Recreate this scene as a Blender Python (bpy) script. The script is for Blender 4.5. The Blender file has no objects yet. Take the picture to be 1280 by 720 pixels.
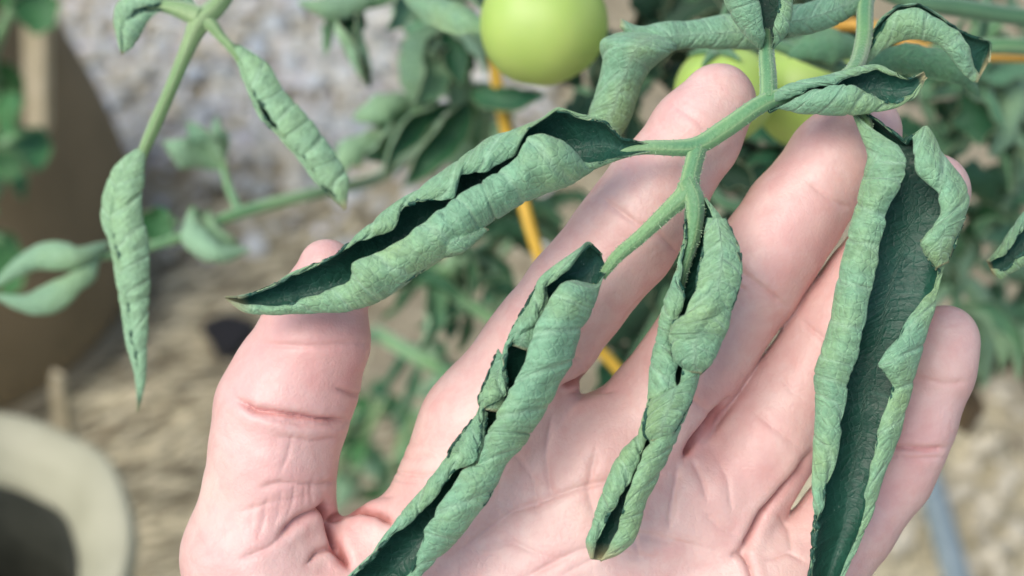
import bpy, math, random
import numpy as np
from mathutils import Vector, Matrix

random.seed(11); RNG = np.random.default_rng(7)
SC = bpy.context.scene
COL = SC.collection

# ------------------------------------------------------------------ camera
PITCH = math.radians(47.0)
CAM = np.array([0.0, 0.0, 0.80])
FPX = 1758.0                      # focal length in photo pixels (1280 wide)
D = 0.27                          # metres from lens to the palm
S = D / FPX                       # one photo pixel at the palm, metres
FWD = np.array([0.0, math.cos(PITCH), -math.sin(PITCH)])
RGT = np.array([1.0, 0.0, 0.0])
UPV = np.array([0.0, math.sin(PITCH), math.cos(PITCH)])

cam_data = bpy.data.cameras.new('camera')
cam = bpy.data.objects.new('camera', cam_data); COL.objects.link(cam)
cam.location = CAM
cam.rotation_euler = (math.pi/2 - PITCH, 0, 0)
cam_data.sensor_width = 36.0
cam_data.lens = 36.0 * FPX / 1280.0
cam_data.clip_start = 0.01; cam_data.clip_end = 400.0
cam_data.dof.use_dof = True
cam_data.dof.focus_distance = D - 0.014
cam_data.dof.aperture_fstop = cam_data.lens / 4.6
SC.camera = cam

# ------------------------------------------------------------------ world, sun, exposure
SUN_EL, SUN_AZ = math.radians(58), math.radians(-125)   # azimuth measured from +Y towards +X
w = bpy.data.worlds.new('World'); SC.world = w; w.use_nodes = True
nt = w.node_tree
bg = nt.nodes['Background']
sky = nt.nodes.new('ShaderNodeTexSky'); sky.sky_type = 'NISHITA'; sky.sun_disc = False
sky.sun_elevation = SUN_EL; sky.sun_rotation = SUN_AZ
sky.dust_density = 4.0; sky.air_density = 1.0; sky.ozone_density = 1.0
nt.links.new(sky.outputs[0], bg.inputs[0]); bg.inputs[1].default_value = 0.145
sd = bpy.data.lights.new('sun', 'SUN'); sun = bpy.data.objects.new('sun', sd); COL.objects.link(sun)
sd.energy = 1.4; sd.angle = math.radians(42); sd.color = (1.0, 0.955, 0.90)
sdir = Vector((math.sin(SUN_AZ)*math.cos(SUN_EL), math.cos(SUN_AZ)*math.cos(SUN_EL), math.sin(SUN_EL)))
sun.rotation_euler = sdir.to_track_quat('Z', 'Y').to_euler()
sun.location = (0, 0, 5)
SC.view_settings.view_transform = 'Standard'; SC.view_settings.look = 'None'
SC.view_settings.gamma = 1.0; SC.view_settings.exposure = 0.38
SC.cycles.use_denoising = True

# ------------------------------------------------------------------ helpers
def P(px, py, d):
    px = np.asarray(px, float); py = np.asarray(py, float); d = np.asarray(d, float)
    a = (px-640)/FPX*d; b = (360-py)/FPX*d
    return CAM + a[..., None]*RGT + b[..., None]*UPV + d[..., None]*FWD
def PZ(px, py, z):                 # z: height above the palm plane in palm pixels
    return P(px, py, D - np.asarray(z, float)*S)
def G(px, py, h=0.0):              # point on the ground seen at this place
    a = RGT*(px-640)/FPX + UPV*(360-py)/FPX + FWD
    t = (h - CAM[2]) / a[2]
    return CAM + a*t

def mk(name, V, F, mats, parent=None, org=None, smooth=True, mi=None, attrs=None):
    """one mesh object; V (n,3) in world space; F (m,4) or list of faces"""
    V = np.asarray(V, float)
    if parent is not None:
        r = parent
        while r.parent: r = r.parent
        org = np.array(r.location)
    elif org is None: org = np.zeros(3)
    me = bpy.data.meshes.new(name)
    if isinstance(F, np.ndarray):
        n, k = F.shape
        me.vertices.add(len(V)); me.vertices.foreach_set('co', (V-org).astype(np.float32).ravel())
        me.loops.add(n*k); me.loops.foreach_set('vertex_index', F.astype(np.int32).ravel())
        me.polygons.add(n); me.polygons.foreach_set('loop_start', np.arange(0, n*k, k, dtype=np.int32))
        me.update(calc_edges=True)
    else:
        me.from_pydata([tuple(v) for v in (V-org)], [], F)
    if not isinstance(mats, (list, tuple)): mats = [mats]
    for m in mats: me.materials.append(m)
    if mi is not None: me.polygons.foreach_set('material_index', np.asarray(mi, np.int32))
    if attrs:
        for k_, a in attrs.items():
            at = me.attributes.new(k_, 'FLOAT', 'POINT'); at.data.foreach_set('value', np.asarray(a, np.float32))
    me.polygons.foreach_set('use_smooth', np.full(len(me.polygons), smooth, bool))
    me.update()
    o = bpy.data.objects.new(name, me); COL.objects.link(o)
    if parent is not None: o.parent = parent
    else: o.location = org
    return o
def empty(name, loc, label, cat, group=None):
    o = bpy.data.objects.new(name, None); COL.objects.link(o); o.location = loc
    o.empty_display_size = 0.02
    o['label'] = label; o['category'] = cat
    if group: o['group'] = group
    return o
def tag(o, label, cat, group=None):
    o['label'] = label; o['category'] = cat
    if group: o['group'] = group
    return o

def spline(pts, n, even=True):
    """Catmull-Rom through pts (k,m) resampled to n rows"""
    p = np.asarray(pts, float); k = len(p)
    if k == 2: 
        t = np.linspace(0, 1, n)[:, None]; return p[0]*(1-t)+p[1]*t
    dist = np.sqrt(((p[1:]-p[:-1])[:, :min(p.shape[1], 8)]**2).sum(1)); dist = np.maximum(dist, 1e-6)
    u = np.concatenate([[0], np.cumsum(dist)]) if even else np.arange(k, dtype=float)
    tg = np.zeros_like(p)
    tg[1:-1] = (p[2:]-p[:-2])/(u[2:]-u[:-2])[:, None]
    tg[0] = (p[1]-p[0])/(u[1]-u[0]); tg[-1] = (p[-1]-p[-2])/(u[-1]-u[-2])
    q = np.linspace(0, u[-1], n)
    i = np.clip(np.searchsorted(u, q, side='right')-1, 0, k-2)
    h = (u[i+1]-u[i])[:, None]; t = ((q-u[i])[:, None])/h
    return ((2*t**3-3*t**2+1)*p[i] + (t**3-2*t**2+t)*h*tg[i] + (-2*t**3+3*t**2)*p[i+1] + (t**3-t**2)*h*tg[i+1])

def wob(x, seed, octs=3):
    """smooth pseudo-random curve of numpy x, about -1..1"""
    r = np.random.default_rng(seed); y = 0; a = 1.0; tot = 0
    for o in range(octs):
        for _ in range(2):
            y = y + a*np.sin(x*(1.9**o)*r.uniform(.7, 1.3) + r.uniform(0, 6.28)); tot += a
        a *= .6
    return y/tot*1.6
def wob3(p, seed, f, octs=3):
    r = np.random.default_rng(seed); y = 0; a = 1.0; tot = 0
    for o in range(octs):
        for _ in range(4):
            d_ = r.normal(size=3); d_ /= np.linalg.norm(d_)
            y = y + a*np.sin((p@d_)*f*(2.0**o)*r.uniform(.7, 1.4)+r.uniform(0, 6.28)); tot += a
        a *= .55
    return y/tot*2.0

def grid_faces(nu, nv, wrap=False, off=0):
    i = np.arange(nu-1)[:, None]; j = np.arange(nv if wrap else nv-1)[None, :]
    j2 = (j+1) % nv
    a = i*nv+j; b = i*nv+j2; c = (i+1)*nv+j2; d_ = (i+1)*nv+j
    return np.stack([a, b, c, d_], -1).reshape(-1, 4)+off
def grid_normals(V):
    du = np.gradient(V, axis=0); dv = np.gradient(V, axis=1)
    n = np.cross(du, dv); return n/np.maximum(np.linalg.norm(n, axis=-1, keepdims=True), 1e-12)

# ------------------------------------------------------------------ materials
def mat(name):
    m = bpy.data.materials.new(name); m.use_nodes = True
    t = m.node_tree; b = t.nodes['Principled BSDF']
    return m, t, b
class NB:
    def __init__(s, t): s.t = t
    def n(s, typ, **kw):
        x = s.t.nodes.new(typ)
        for k, v in kw.items(): setattr(x, k, v)
        return x
    def l(s, a, b): s.t.links.new(a, b)
    def noise(s, scale, detail=3, rough=.55, vec=None, dist=0):
        x = s.n('ShaderNodeTexNoise'); x.inputs['Scale'].default_value = scale
        x.inputs['Detail'].default_value = detail; x.inputs['Roughness'].default_value = rough
        x.inputs['Distortion'].default_value = dist
        if vec is not None: s.l(vec, x.inputs['Vector'])
        return x
    def ramp(s, fac, stops):
        x = s.n('ShaderNodeValToRGB'); e = x.color_ramp.elements
        while len(e) < len(stops): e.new(.5)
        for el, (p, c) in zip(e, stops): el.position = p; el.color = (*c, 1) if len(c) == 3 else c
        s.l(fac, x.inputs[0]); return x
    def mix(s, fac, a, b, mode='MIX'):
        x = s.n('ShaderNodeMix', data_type='RGBA', blend_type=mode)
        for val, sock in ((fac, x.inputs[0]), (a, x.inputs[6]), (b, x.inputs[7])):
            if isinstance(val, (int, float)): sock.default_value = val
            elif isinstance(val, tuple): sock.default_value = (*val, 1)
            else: s.l(val, sock)
        return x.outputs[2]
    def math(s, op, a, b=None, c=None, clamp=False):
        x = s.n('ShaderNodeMath', operation=op, use_clamp=clamp)
        for i, v in enumerate((a, b, c)):
            if v is None: continue
            if isinstance(v, (int, float)): x.inputs[i].default_value = v
            else: s.l(v, x.inputs[i])
        return x.outputs[0]
    def bump(s, h, strength, dist, normal=None):
        x = s.n('ShaderNodeBump'); x.inputs['Strength'].default_value = strength; x.inputs['Distance'].default_value = dist
        s.l(h, x.inputs['Height'])
        if normal is not None: s.l(normal, x.inputs['Normal'])
        return x.outputs[0]
    def attr(s, name):
        return s.n('ShaderNodeAttribute', attribute_name=name).outputs['Fac']
    def obj(s): return s.n('ShaderNodeTexCoord').outputs['Object']

def leaf_material(name, base, vein, patch, upper, rough):
    m, t, b = mat(name); k = NB(t); co = k.obj()
    ph = k.attr('phase'); sv = k.attr('across'); jit = k.noise(150, 2, vec=co)
    phj = k.math('ADD', ph, k.math('MULTIPLY', k.math('SUBTRACT', jit.outputs[0], .5), .25))
    tri = k.math('PINGPONG', phj, .5)                            # 0 on a vein
    vl = k.math('SUBTRACT', 1.0, k.math('MULTIPLY', tri, 9.0), clamp=True)
    mid = k.math('SUBTRACT', 1.0, k.math('MULTIPLY', k.math('ABSOLUTE', sv), 16.0), clamp=True)
    vm = k.math('MAXIMUM', vl, mid)
    cx = k.n('ShaderNodeCombineXYZ'); k.l(k.math('MULTIPLY', ph, 5.0), cx.inputs[0]); k.l(k.math('MULTIPLY', sv, 3.0), cx.inputs[1]); k.l(k.math('MULTIPLY', jit.outputs[0], .8), cx.inputs[2])
    wr = k.noise(1.6, 5, .6, cx.outputs[0], .4)
    vor = k.n('ShaderNodeTexVoronoi', feature='DISTANCE_TO_EDGE'); vor.inputs['Scale'].default_value = 620
    wv = k.noise(300, 2, vec=co); 
    wm = k.n('ShaderNodeVectorMath', operation='ADD'); k.l(co, wm.inputs[0])
    ws = k.n('ShaderNodeVectorMath', operation='SCALE'); k.l(wv.outputs['Color'], ws.inputs[0]); ws.inputs['Scale'].default_value = .0016
    k.l(ws.outputs[0], wm.inputs[1]); k.l(wm.outputs[0], vor.inputs['Vector'])
    net = k.math('MULTIPLY', vor.outputs['Distance'], 7.0, clamp=True)  # 0 on net veins
    big = k.noise(55, 4, .6, co); fine = k.noise(900, 3, .6, co)
    c = k.mix(k.math('MULTIPLY', k.ramp(big.outputs[0], [(.42, (0, 0, 0)), (.66, (1, 1, 1))]).outputs[0], .9), base, patch)
    c = k.mix(k.math('MULTIPLY', k.math('SUBTRACT', 1.0, net), .17 if not upper else .12), c, vein)
    c = k.mix(k.math('MULTIPLY', vm, .34 if not upper else .30), c, vein)
    c = k.mix(.25, c, k.ramp(fine.outputs[0], [(.3, (.25, .25, .25)), (.7, (.75, .75, .75))]).outputs[0], 'OVERLAY')
    c = k.mix(.35 if not upper else .2, c, k.ramp(wr.outputs[0], [(.32, (.22, .22, .22)), (.68, (.78, .78, .78))]).outputs[0], 'OVERLAY')
    spk = k.noise(1500, 1, .5, co)
    c = k.mix(k.math('MULTIPLY', k.ramp(spk.outputs[0], [(.74, (0, 0, 0)), (.8, (1, 1, 1))]).outputs[0], .2), c, (.5, .62, .5))
    mg = k.math('MULTIPLY', k.math('SUBTRACT', k.math('ABSOLUTE', sv), .955), 22.0, clamp=True)
    c = k.mix(k.math('MULTIPLY', mg, .7), c, (.40, .47, .27))
    tp = k.math('MULTIPLY', k.math('SUBTRACT', k.math('ADD', k.attr('along'), k.math('MULTIPLY', big.outputs[0], .06)), .975), 20.0, clamp=True)
    c = k.mix(k.math('MULTIPLY', tp, .75), c, (.42, .38, .20))
    k.l(c, b.inputs['Base Color'])
    b.inputs['Roughness'].default_value = rough
    b.inputs['Specular IOR Level'].default_value = .35
    try:
        b.inputs['Sheen Weight'].default_value = .12 if not upper else .03; b.inputs['Sheen Roughness'].default_value = .5
    except Exception: pass
    h = k.math('ADD', k.math('MULTIPLY', net, .45), k.math('MULTIPLY', fine.outputs[0], .5))
    h = k.math('SUBTRACT', h, k.math('MULTIPLY', vl, .5 if upper else .6))
    h = k.math('ADD', h, k.math('MULTIPLY', wr.outputs[0], 2.2))
    k.l(k.bump(h, .8 if not upper else .4, .00030), b.inputs['Normal'])
    return m
UNDER = leaf_material('leaf_underside', (.175, .365, .222), (.33, .52, .36), (.245, .40, .185), False, .62)
UPPER = leaf_material('leaf_upper_side', (.010, .058, .036), (.03, .12, .08), (.016, .082, .054), True, .42)
UNDER_O = leaf_material('leaf_underside_olive', (.17, .32, .16), (.28, .44, .25), (.22, .34, .15), False, .62)
UNDER_L = leaf_material('leaf_underside_light', (.23, .42, .25), (.38, .58, .40), (.26, .44, .22), False, .6)
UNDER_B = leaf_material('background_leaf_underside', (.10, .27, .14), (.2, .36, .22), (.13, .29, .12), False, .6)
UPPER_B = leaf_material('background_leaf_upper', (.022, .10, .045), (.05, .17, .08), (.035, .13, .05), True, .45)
LEAF_SHADED = leaf_material('shaded_leaf', (.010, .042, .022), (.03, .09, .05), (.016, .055, .026), True, .6)  # leaf green darkened to carry the shade behind the fingers and overhead
BRIGHT = leaf_material('bright_green_leaf', (.04, .15, .05), (.09, .24, .10), (.05, .17, .05), True, .45)

def stem_material(name, a, b_, pale):
    m, t, b = mat(name); k = NB(t); co = k.obj()
    n = k.noise(70, 4, vec=co); f = k.noise(1500, 3, vec=co); g = k.attr('across')
    c = k.mix(k.ramp(n.outputs[0], [(.35, (0, 0, 0)), (.65, (1, 1, 1))]).outputs[0], a, b_)
    st = k.math('PINGPONG', k.math('MULTIPLY', g, 5.0), .5)
    c = k.mix(k.math('MULTIPLY', k.math('POWER', k.math('MULTIPLY', st, 2.0), 3.0), .75), c, pale)
    k.l(c, b.inputs['Base Color']); b.inputs['Roughness'].default_value = .5
    b.inputs['Sheen Weight'].default_value = .5
    n5 = k.noise(28, 3, vec=co); c = k.mix(k.math('MULTIPLY', k.ramp(n5.outputs[0], [(.5, (0, 0, 0)), (.7, (1, 1, 1))]).outputs[0], .5), c, pale); k.l(c, b.inputs['Base Color'])
    k.l(k.bump(f.outputs[0], .8, .0003), b.inputs['Normal'])
    return m
STEM = stem_material('green_stem', (.07, .23, .10), (.13, .31, .11), (.32, .50, .24))
STEM_L = stem_material('pale_stem', (.14, .27, .09), (.17, .33, .12), (.36, .50, .25))
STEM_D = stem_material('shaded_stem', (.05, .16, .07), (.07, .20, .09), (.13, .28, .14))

def simple(name, c1, c2, scale, rough=.7, bump=.4, bd=.001, detail=5, sss=0, spec=.5):
    m, t, b = mat(name); k = NB(t); co = k.obj()
    n = k.noise(scale, detail, .6, co)
    k.l(k.ramp(n.outputs[0], [(.3, c1), (.7, c2)]).outputs[0], b.inputs['Base Color'])
    b.inputs['Roughness'].default_value = rough; b.inputs['Specular IOR Level'].default_value = spec
    if bump: k.l(k.bump(n.outputs[0], bump, bd), b.inputs['Normal'])
    if sss:
        b.inputs['Subsurface Weight'].default_value = sss
        b.inputs['Subsurface Radius'].default_value = (1, .6, .3); b.inputs['Subsurface Scale'].default_value = .002
    return m

def skin_material():
    m, t, b = mat('skin'); k = NB(t); co = k.obj()
    red = k.attr('red_and_shade'); n = k.noise(75, 5, .65, co, .6); n2 = k.noise(210, 4, .65, co, .4); yel = k.attr('pale')
    c = k.mix(k.ramp(n.outputs[0], [(.35, (0, 0, 0)), (.7, (1, 1, 1))]).outputs[0], (.73, .52, .475), (.65, .385, .36))
    c = k.mix(red, c, (.66, .29, .275))
    c = k.mix(k.math('MULTIPLY', k.math('SUBTRACT', red, .42), 2.2, clamp=True), c, (.40, .135, .115))  # deep creases also get painted shade, darker than their natural red
    c = k.mix(yel, c, (.76, .60, .51))
    n3 = k.noise(38, 3, .5, co, .8); c = k.mix(k.math('MULTIPLY', k.ramp(n3.outputs[0], [(.5, (0, 0, 0)), (.72, (1, 1, 1))]).outputs[0], .35), c, (.73, .56, .50))
    c = k.mix(k.math('MULTIPLY', k.ramp(n2.outputs[0], [(.45, (0, 0, 0)), (.7, (1, 1, 1))]).outputs[0], .45), c, (.64, .325, .30))
    k.l(c, b.inputs['Base Color'])
    b.inputs['Roughness'].default_value = .42; b.inputs['Specular IOR Level'].default_value = .45
    b.inputs['Subsurface Weight'].default_value = .18
    b.inputs['Subsurface Radius'].default_value = (1.0, .35, .2); b.inputs['Subsurface Scale'].default_value = .0012
    vor = k.n('ShaderNodeTexVoronoi', feature='DISTANCE_TO_EDGE'); vor.inputs['Scale'].default_value = 900
    k.l(co, vor.inputs['Vector'])
    mp = k.n('ShaderNodeMapping'); mp.inputs['Rotation'].default_value = (0, 0, .65); mp.inputs['Scale'].default_value = (1, .28, 1)
    k.l(co, mp.inputs[0]); str_ = k.noise(650, 4, .6, mp.outputs[0]); 
    h = k.math('ADD', k.math('MULTIPLY', k.math('MULTIPLY', vor.outputs['Distance'], 4.0, clamp=True), .2), k.math('MULTIPLY', str_.outputs[0], 1.1))
    h = k.math('ADD', h, n2.outputs[0])
    k.l(k.bump(h, .5, .00022), b.inputs['Normal'])
    return m
SKIN = skin_material()

# ------------------------------------------------------------------ leaves and stems
def leaf(name, st, parent, zc, flip=False, m=(UNDER, UPPER), seed=1, veins=11, hscale=1.0, edge=2.0, relief=3.0,
         hb=None, label=None, curl=.14, step=1.9, nv=37):
    """A leaflet whose two halves roll up towards the lens.
    st rows: outer left, left roll's edge, right roll's edge, outer right (photo pixels); zc: heights along it."""
    A = np.array([[*r[0], *r[1], *r[2], *r[3]] for r in st], float)
    zc = np.atleast_1d(np.asarray(zc, float)); zz = np.interp(np.linspace(0, 1, len(A)), np.linspace(0, 1, len(zc)), zc) if len(zc) != len(A) else zc
    A = np.hstack([A, zz[:, None]])
    mids = (A[:, 0:2]+A[:, 6:8])/2
    length = np.sqrt(((mids[1:]-mids[:-1])**2).sum(1)).sum()
    n = int(max(24, length/step)); A0 = A; A = spline(A, n)
    md = (A0[:, 0:2]+A0[:, 6:8])/2; u0 = np.r_[0, np.cumsum(np.maximum(np.sqrt(((A0[1:, :8]-A0[:-1, :8])**2).sum(1)), 1e-6))]; uq = np.linspace(0, u0[-1], n)
    for c_ in range(2, 6):                               # the free edges keep their notches
        e_ = np.interp(uq, u0, A0[:, c_])
        for _ in range(2): e_[1:-1] = (e_[:-2]+2*e_[1:-1]+e_[2:])/4
        A[:, c_] = e_*.92+A[:, c_]*.08
    t = np.linspace(0, 1, n); arc = t*length
    L, GL, GR, R, z = A[:, 0:2], A[:, 2:4].copy(), A[:, 4:6].copy(), A[:, 6:8], A[:, 8]
    ax = R-L; axn = ax/np.maximum(np.linalg.norm(ax, axis=1, keepdims=True), 1e-6)
    fade = np.minimum(1, np.minimum(t, 1-t)*8)
    GL += axn*(wob(arc/11., seed)*edge*fade)[:, None]; GR += axn*(wob(arc/12., seed+5)*edge*fade)[:, None]
    M = (L+R)/2
    wl = np.linalg.norm(GL-L, axis=1); wr = np.linalg.norm(GR-R, axis=1); wt = np.linalg.norm(ax, axis=1)
    hl = np.clip(wl*.62, 1.5, 42)*hscale; hr = np.clip(wr*.62, 1.5, 42)*hscale
    back = (np.clip(wt*.42, 2, 46) if hb is None else np.full(n, hb))*hscale
    sg = -1.0 if flip else 1.0
    def half(E, O, h, s_):
        pts = [np.c_[E+(O-E)*curl, z+sg*h*.50], np.c_[E, z+sg*h*.80], np.c_[E*.5+O*.5, z+sg*h*1.0],
               np.c_[O, z+sg*(h*.20)], np.c_[O*.72+M*.28, z-sg*back*.62], np.c_[M, z-sg*back]]
        return pts
    a = half(GL, L, hl, 0); b_ = half(GR, R, hr, 1)
    ctrl = np.stack(a+b_[::-1][1:], 1)                     # n, 11, 3
    kk = ctrl.shape[1]; nvv = (nv//2)*4+1
    # resample every section with an interpolating spline
    u = np.linspace(0, kk-1, nvv); i = np.clip(u.astype(int), 0, kk-2); f = (u-i)[None, :, None]
    def g(j): return ctrl[:, np.clip(j, 0, kk-1)]
    p0, p1, p2, p3 = g(i-1), g(i), g(i+1), g(i+2)
    X = .5*((2*p1)+(-p0+p2)*f+(2*p0-5*p1+4*p2-p3)*f**2+(-p0+3*p1-3*p2+p3)*f**3)
    s_ = np.linspace(-1, 1, nvv)[None, :]
    rr_ = np.random.default_rng(seed+100); kn = np.cumsum(rr_.uniform(.35, 1.65, veins*2+6)); tw = np.interp(t*veins, np.r_[0, kn], np.arange(len(kn)+1))
    phase = tw[:, None] - np.abs(s_)*1.7 + np.where(s_ > 0, .45, 0) + wob(arc/30., seed+9)[:, None]*.12
    # relief in pixel space, along approximate normals
    W = PZ(X[..., 0], X[..., 1], X[..., 2])
    N = grid_normals(W)
    cen = PZ(M[:, 0], M[:, 1], z)[:, None, :]
    if ((W-cen)*N).sum(-1).mean() < 0: N = -N
    outn = N
    sp = np.abs(np.sin(np.pi*phase))
    q = np.stack([np.broadcast_to(arc[:, None], phase.shape)/22., np.broadcast_to(s_*3.2, phase.shape), np.full_like(phase, seed*1.7)], -1)
    amp = .55+.45*wob3(q, seed+2, .8)
    disp = -relief*1.0*np.exp(-(np.minimum(phase % 1, 1-phase % 1)/.09)**2)*amp*np.minimum(1, np.abs(s_)*4)*fade[:, None] + relief*.75*wob3(q, seed, 1.1)*fade[:, None]
    q2 = np.stack([np.broadcast_to(arc[:, None], phase.shape)/7.-np.abs(s_)*2.5, np.broadcast_to(s_*2.0, phase.shape), np.full_like(phase, seed*.7)], -1)
    disp += .24*relief*wob3(q2, seed+4, 1.3)*fade[:, None]
    disp *= np.minimum(1, wt/40)[:, None]
    W = W + outn*(disp*S)[..., None]
    N2 = grid_normals(W); 
    if (N2*outn).sum() < 0: N2 = -N2
    Wi = W - N2*(1.9*S)
    nv_ = nvv; V = np.concatenate([W.reshape(-1, 3), Wi.reshape(-1, 3)])
    Fo = grid_faces(n, nv_); Fi = grid_faces(n, nv_, off=n*nv_)
    e = np.arange(n-1); rims = []
    for j in (0, nv_-1):
        rims.append(np.stack([e*nv_+j, (e+1)*nv_+j, (e+1)*nv_+j+n*nv_, e*nv_+j+n*nv_], -1))
    e = np.arange(nv_-1)
    for r_ in (0, n-1):
        rims.append(np.stack([r_*nv_+e, r_*nv_+e+1, r_*nv_+e+1+n*nv_, r_*nv_+e+n*nv_], -1))
    rim = np.concatenate(rims)
    F = np.concatenate([Fo, Fi[:, ::-1], rim])
    mi = np.concatenate([np.zeros(len(Fo)), np.ones(len(Fi)), np.zeros(len(rim))])
    # outward orientation
    fn = np.cross(V[Fo[0, 1]]-V[Fo[0, 0]], V[Fo[0, 2]]-V[Fo[0, 0]])
    fa = np.cross(V[Fo[:, 1]]-V[Fo[:, 0]], V[Fo[:, 2]]-V[Fo[:, 0]]); 
    if (fa*N2.reshape(-1, 3)[Fo[:, 0]]).sum() < 0: F = F[:, ::-1]
    at = {'phase': np.tile(phase.ravel(), 2), 'across': np.tile(np.broadcast_to(s_, phase.shape).ravel(), 2), 'along': np.tile(np.broadcast_to(t[:, None], phase.shape).ravel(), 2)}
    o = mk(name, V, F, list(m), parent, mi=mi, attrs=at)
    if label: o['label'] = label
    return o

def blade(name, pts, width, parent, facing=0., curl=60., m=(UNDER_B, UPPER_B), seed=1, lobes=.12, n=26, nv=11, label=None, sag=0., veins=7):
    """A free leaf along 3-D points (px, py, depth): width in metres, facing 0 shows its upper side to the lens, 180 its underside."""
    p = np.asarray(pts, float); C = spline(P(p[:, 0], p[:, 1], p[:, 2]), n)
    t = np.linspace(0, 1, n)
    T = np.gradient(C, axis=0); T /= np.linalg.norm(T, axis=1, keepdims=True)
    nrm = -FWD; B = np.cross(T, nrm[None]); B /= np.maximum(np.linalg.norm(B, axis=1, keepdims=True), 1e-6)
    Nn = np.cross(B, T)
    a = math.radians(facing); ca, sa = math.cos(a), math.sin(a)
    B, Nn = B*ca+Nn*sa, Nn*ca-B*sa
    wd = width*.5*np.clip(np.sin(np.pi*np.clip(t*.97+.015, 0, 1))**.75*(1.12-.35*t), .02, None)
    wd = wd*(1+lobes*wob(t*15, seed)); 
    s_ = np.linspace(-1, 1, nv)
    c = math.radians(curl)*(1+.35*wob(t*4, seed+3))
    ang = c[:, None]*np.abs(s_)[None]; kx = np.where(np.abs(c) < 1e-3, 1e-3, c)
    x = np.sign(s_)[None]*wd[:, None]*np.sin(ang)/kx[:, None]; h = wd[:, None]*(1-np.cos(ang))/kx[:, None]
    W = C[:, None]+B[:, None]*x[..., None]+Nn[:, None]*h[..., None]
    phase = t[:, None]*veins-np.abs(s_)[None]*1.3
    rel = (np.sqrt(np.abs(np.sin(np.pi*phase)))-.6)*.03*width*np.minimum(1, np.abs(s_)*4)[None] + .04*width*np.sin(t*19+seed)[:, None]*(s_**2)[None]
    W = W+Nn[:, None]*rel[..., None]
    N2 = grid_normals(W); 
    if (N2*Nn[:, None]).sum() < 0: N2 = -N2
    Wi = W+N2*.00028                                    # upper face
    V = np.concatenate([W.reshape(-1, 3), Wi.reshape(-1, 3)]); nn = n*nv
    Fo = grid_faces(n, nv); Fi = grid_faces(n, nv, off=nn)
    e = np.arange(n-1); rim = [np.stack([e*nv+j, (e+1)*nv+j, (e+1)*nv+j+nn, e*nv+j+nn], -1) for j in (0, nv-1)]
    fa = np.cross(V[Fo[:, 1]]-V[Fo[:, 0]], V[Fo[:, 2]]-V[Fo[:, 0]])
    if (fa*N2.reshape(-1, 3)[Fo[:, 0]]).sum() > 0: Fo = Fo[:, ::-1]
    else: Fi = Fi[:, ::-1]
    F = np.concatenate([Fo, Fi]+rim)
    mi = np.concatenate([np.zeros(len(Fo)), np.ones(len(Fi)), np.zeros(len(F)-2*len(Fo))])
    at = {'phase': np.tile(phase.ravel(), 2), 'across': np.tile(np.broadcast_to(s_[None], phase.shape).ravel(), 2)}
    o = mk(name, V, F, list(m), parent, mi=mi, attrs=at)
    if label: o['label'] = label
    return o

def tube(name, C, r, m, parent=None, seg=14, ridge=.0, lobes=3, org=None, seed=0, rough=.0):
    """a tapered tube along world points C (k,3) with radii r"""
    C = np.asarray(C, float); r = np.broadcast_to(np.asarray(r, float), (len(C),))
    n = max(16, len(C)*9); Q = spline(np.c_[C, r*1.0], n); X, rr = Q[:, :3], np.maximum(Q[:, 3], 1e-5)
    T = np.gradient(X, axis=0); T /= np.linalg.norm(T, axis=1, keepdims=True)
    up = -FWD if abs(T.mean(0)@FWD) < .9*np.linalg.norm(T.mean(0)) else UPV
    B = np.cross(T, up[None]); B /= np.maximum(np.linalg.norm(B, axis=1, keepdims=True), 1e-9); Nn = np.cross(B, T)
    th = np.linspace(0, 2*math.pi, seg, endpoint=False)
    tt = np.arange(n)
    R = rr[:, None]*(1+ridge*np.cos(lobes*(th[None]-math.pi/2))) * (1+rough*wob(tt*.9, seed)[:, None])
    W = X[:, None]+R[..., None]*(np.cos(th)[None, :, None]*B[:, None]+np.sin(th)[None, :, None]*Nn[:, None])
    V = np.concatenate([W.reshape(-1, 3), X[:1], X[-1:]]); F = grid_faces(n, seg, True)
    j = np.arange(seg); j2 = (j+1) % seg
    caps = np.concatenate([np.stack([j2, j, np.full(seg, n*seg), np.full(seg, n*seg)], -1), np.stack([(n-1)*seg+j, (n-1)*seg+j2, np.full(seg, n*seg+1), np.full(seg, n*seg+1)], -1)])
    faces = [tuple(f) for f in F]+[tuple(c[:3]) for c in caps]
    at = {'across': np.concatenate([np.tile(th/(2*math.pi), n), [0, 0]]), 'phase': np.zeros(len(V))}
    return mk(name, V, faces, m, parent, org=org, attrs=at)
def tz(name, pts, m, parent, **k):         # points (px, py, z height, radius px)
    p = np.asarray(pts, float)
    return tube(name, PZ(p[:, 0], p[:, 1], p[:, 2]), .86*p[:, 3]*S*(1-p[:, 2]/FPX), m, parent, **k)
def td(name, pts, m, parent=None, **k):    # points (px, py, depth, radius px)
    p = np.asarray(pts, float)
    return tube(name, P(p[:, 0], p[:, 1], p[:, 2]), p[:, 3]*p[:, 2]/FPX, m, parent, **k)

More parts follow.
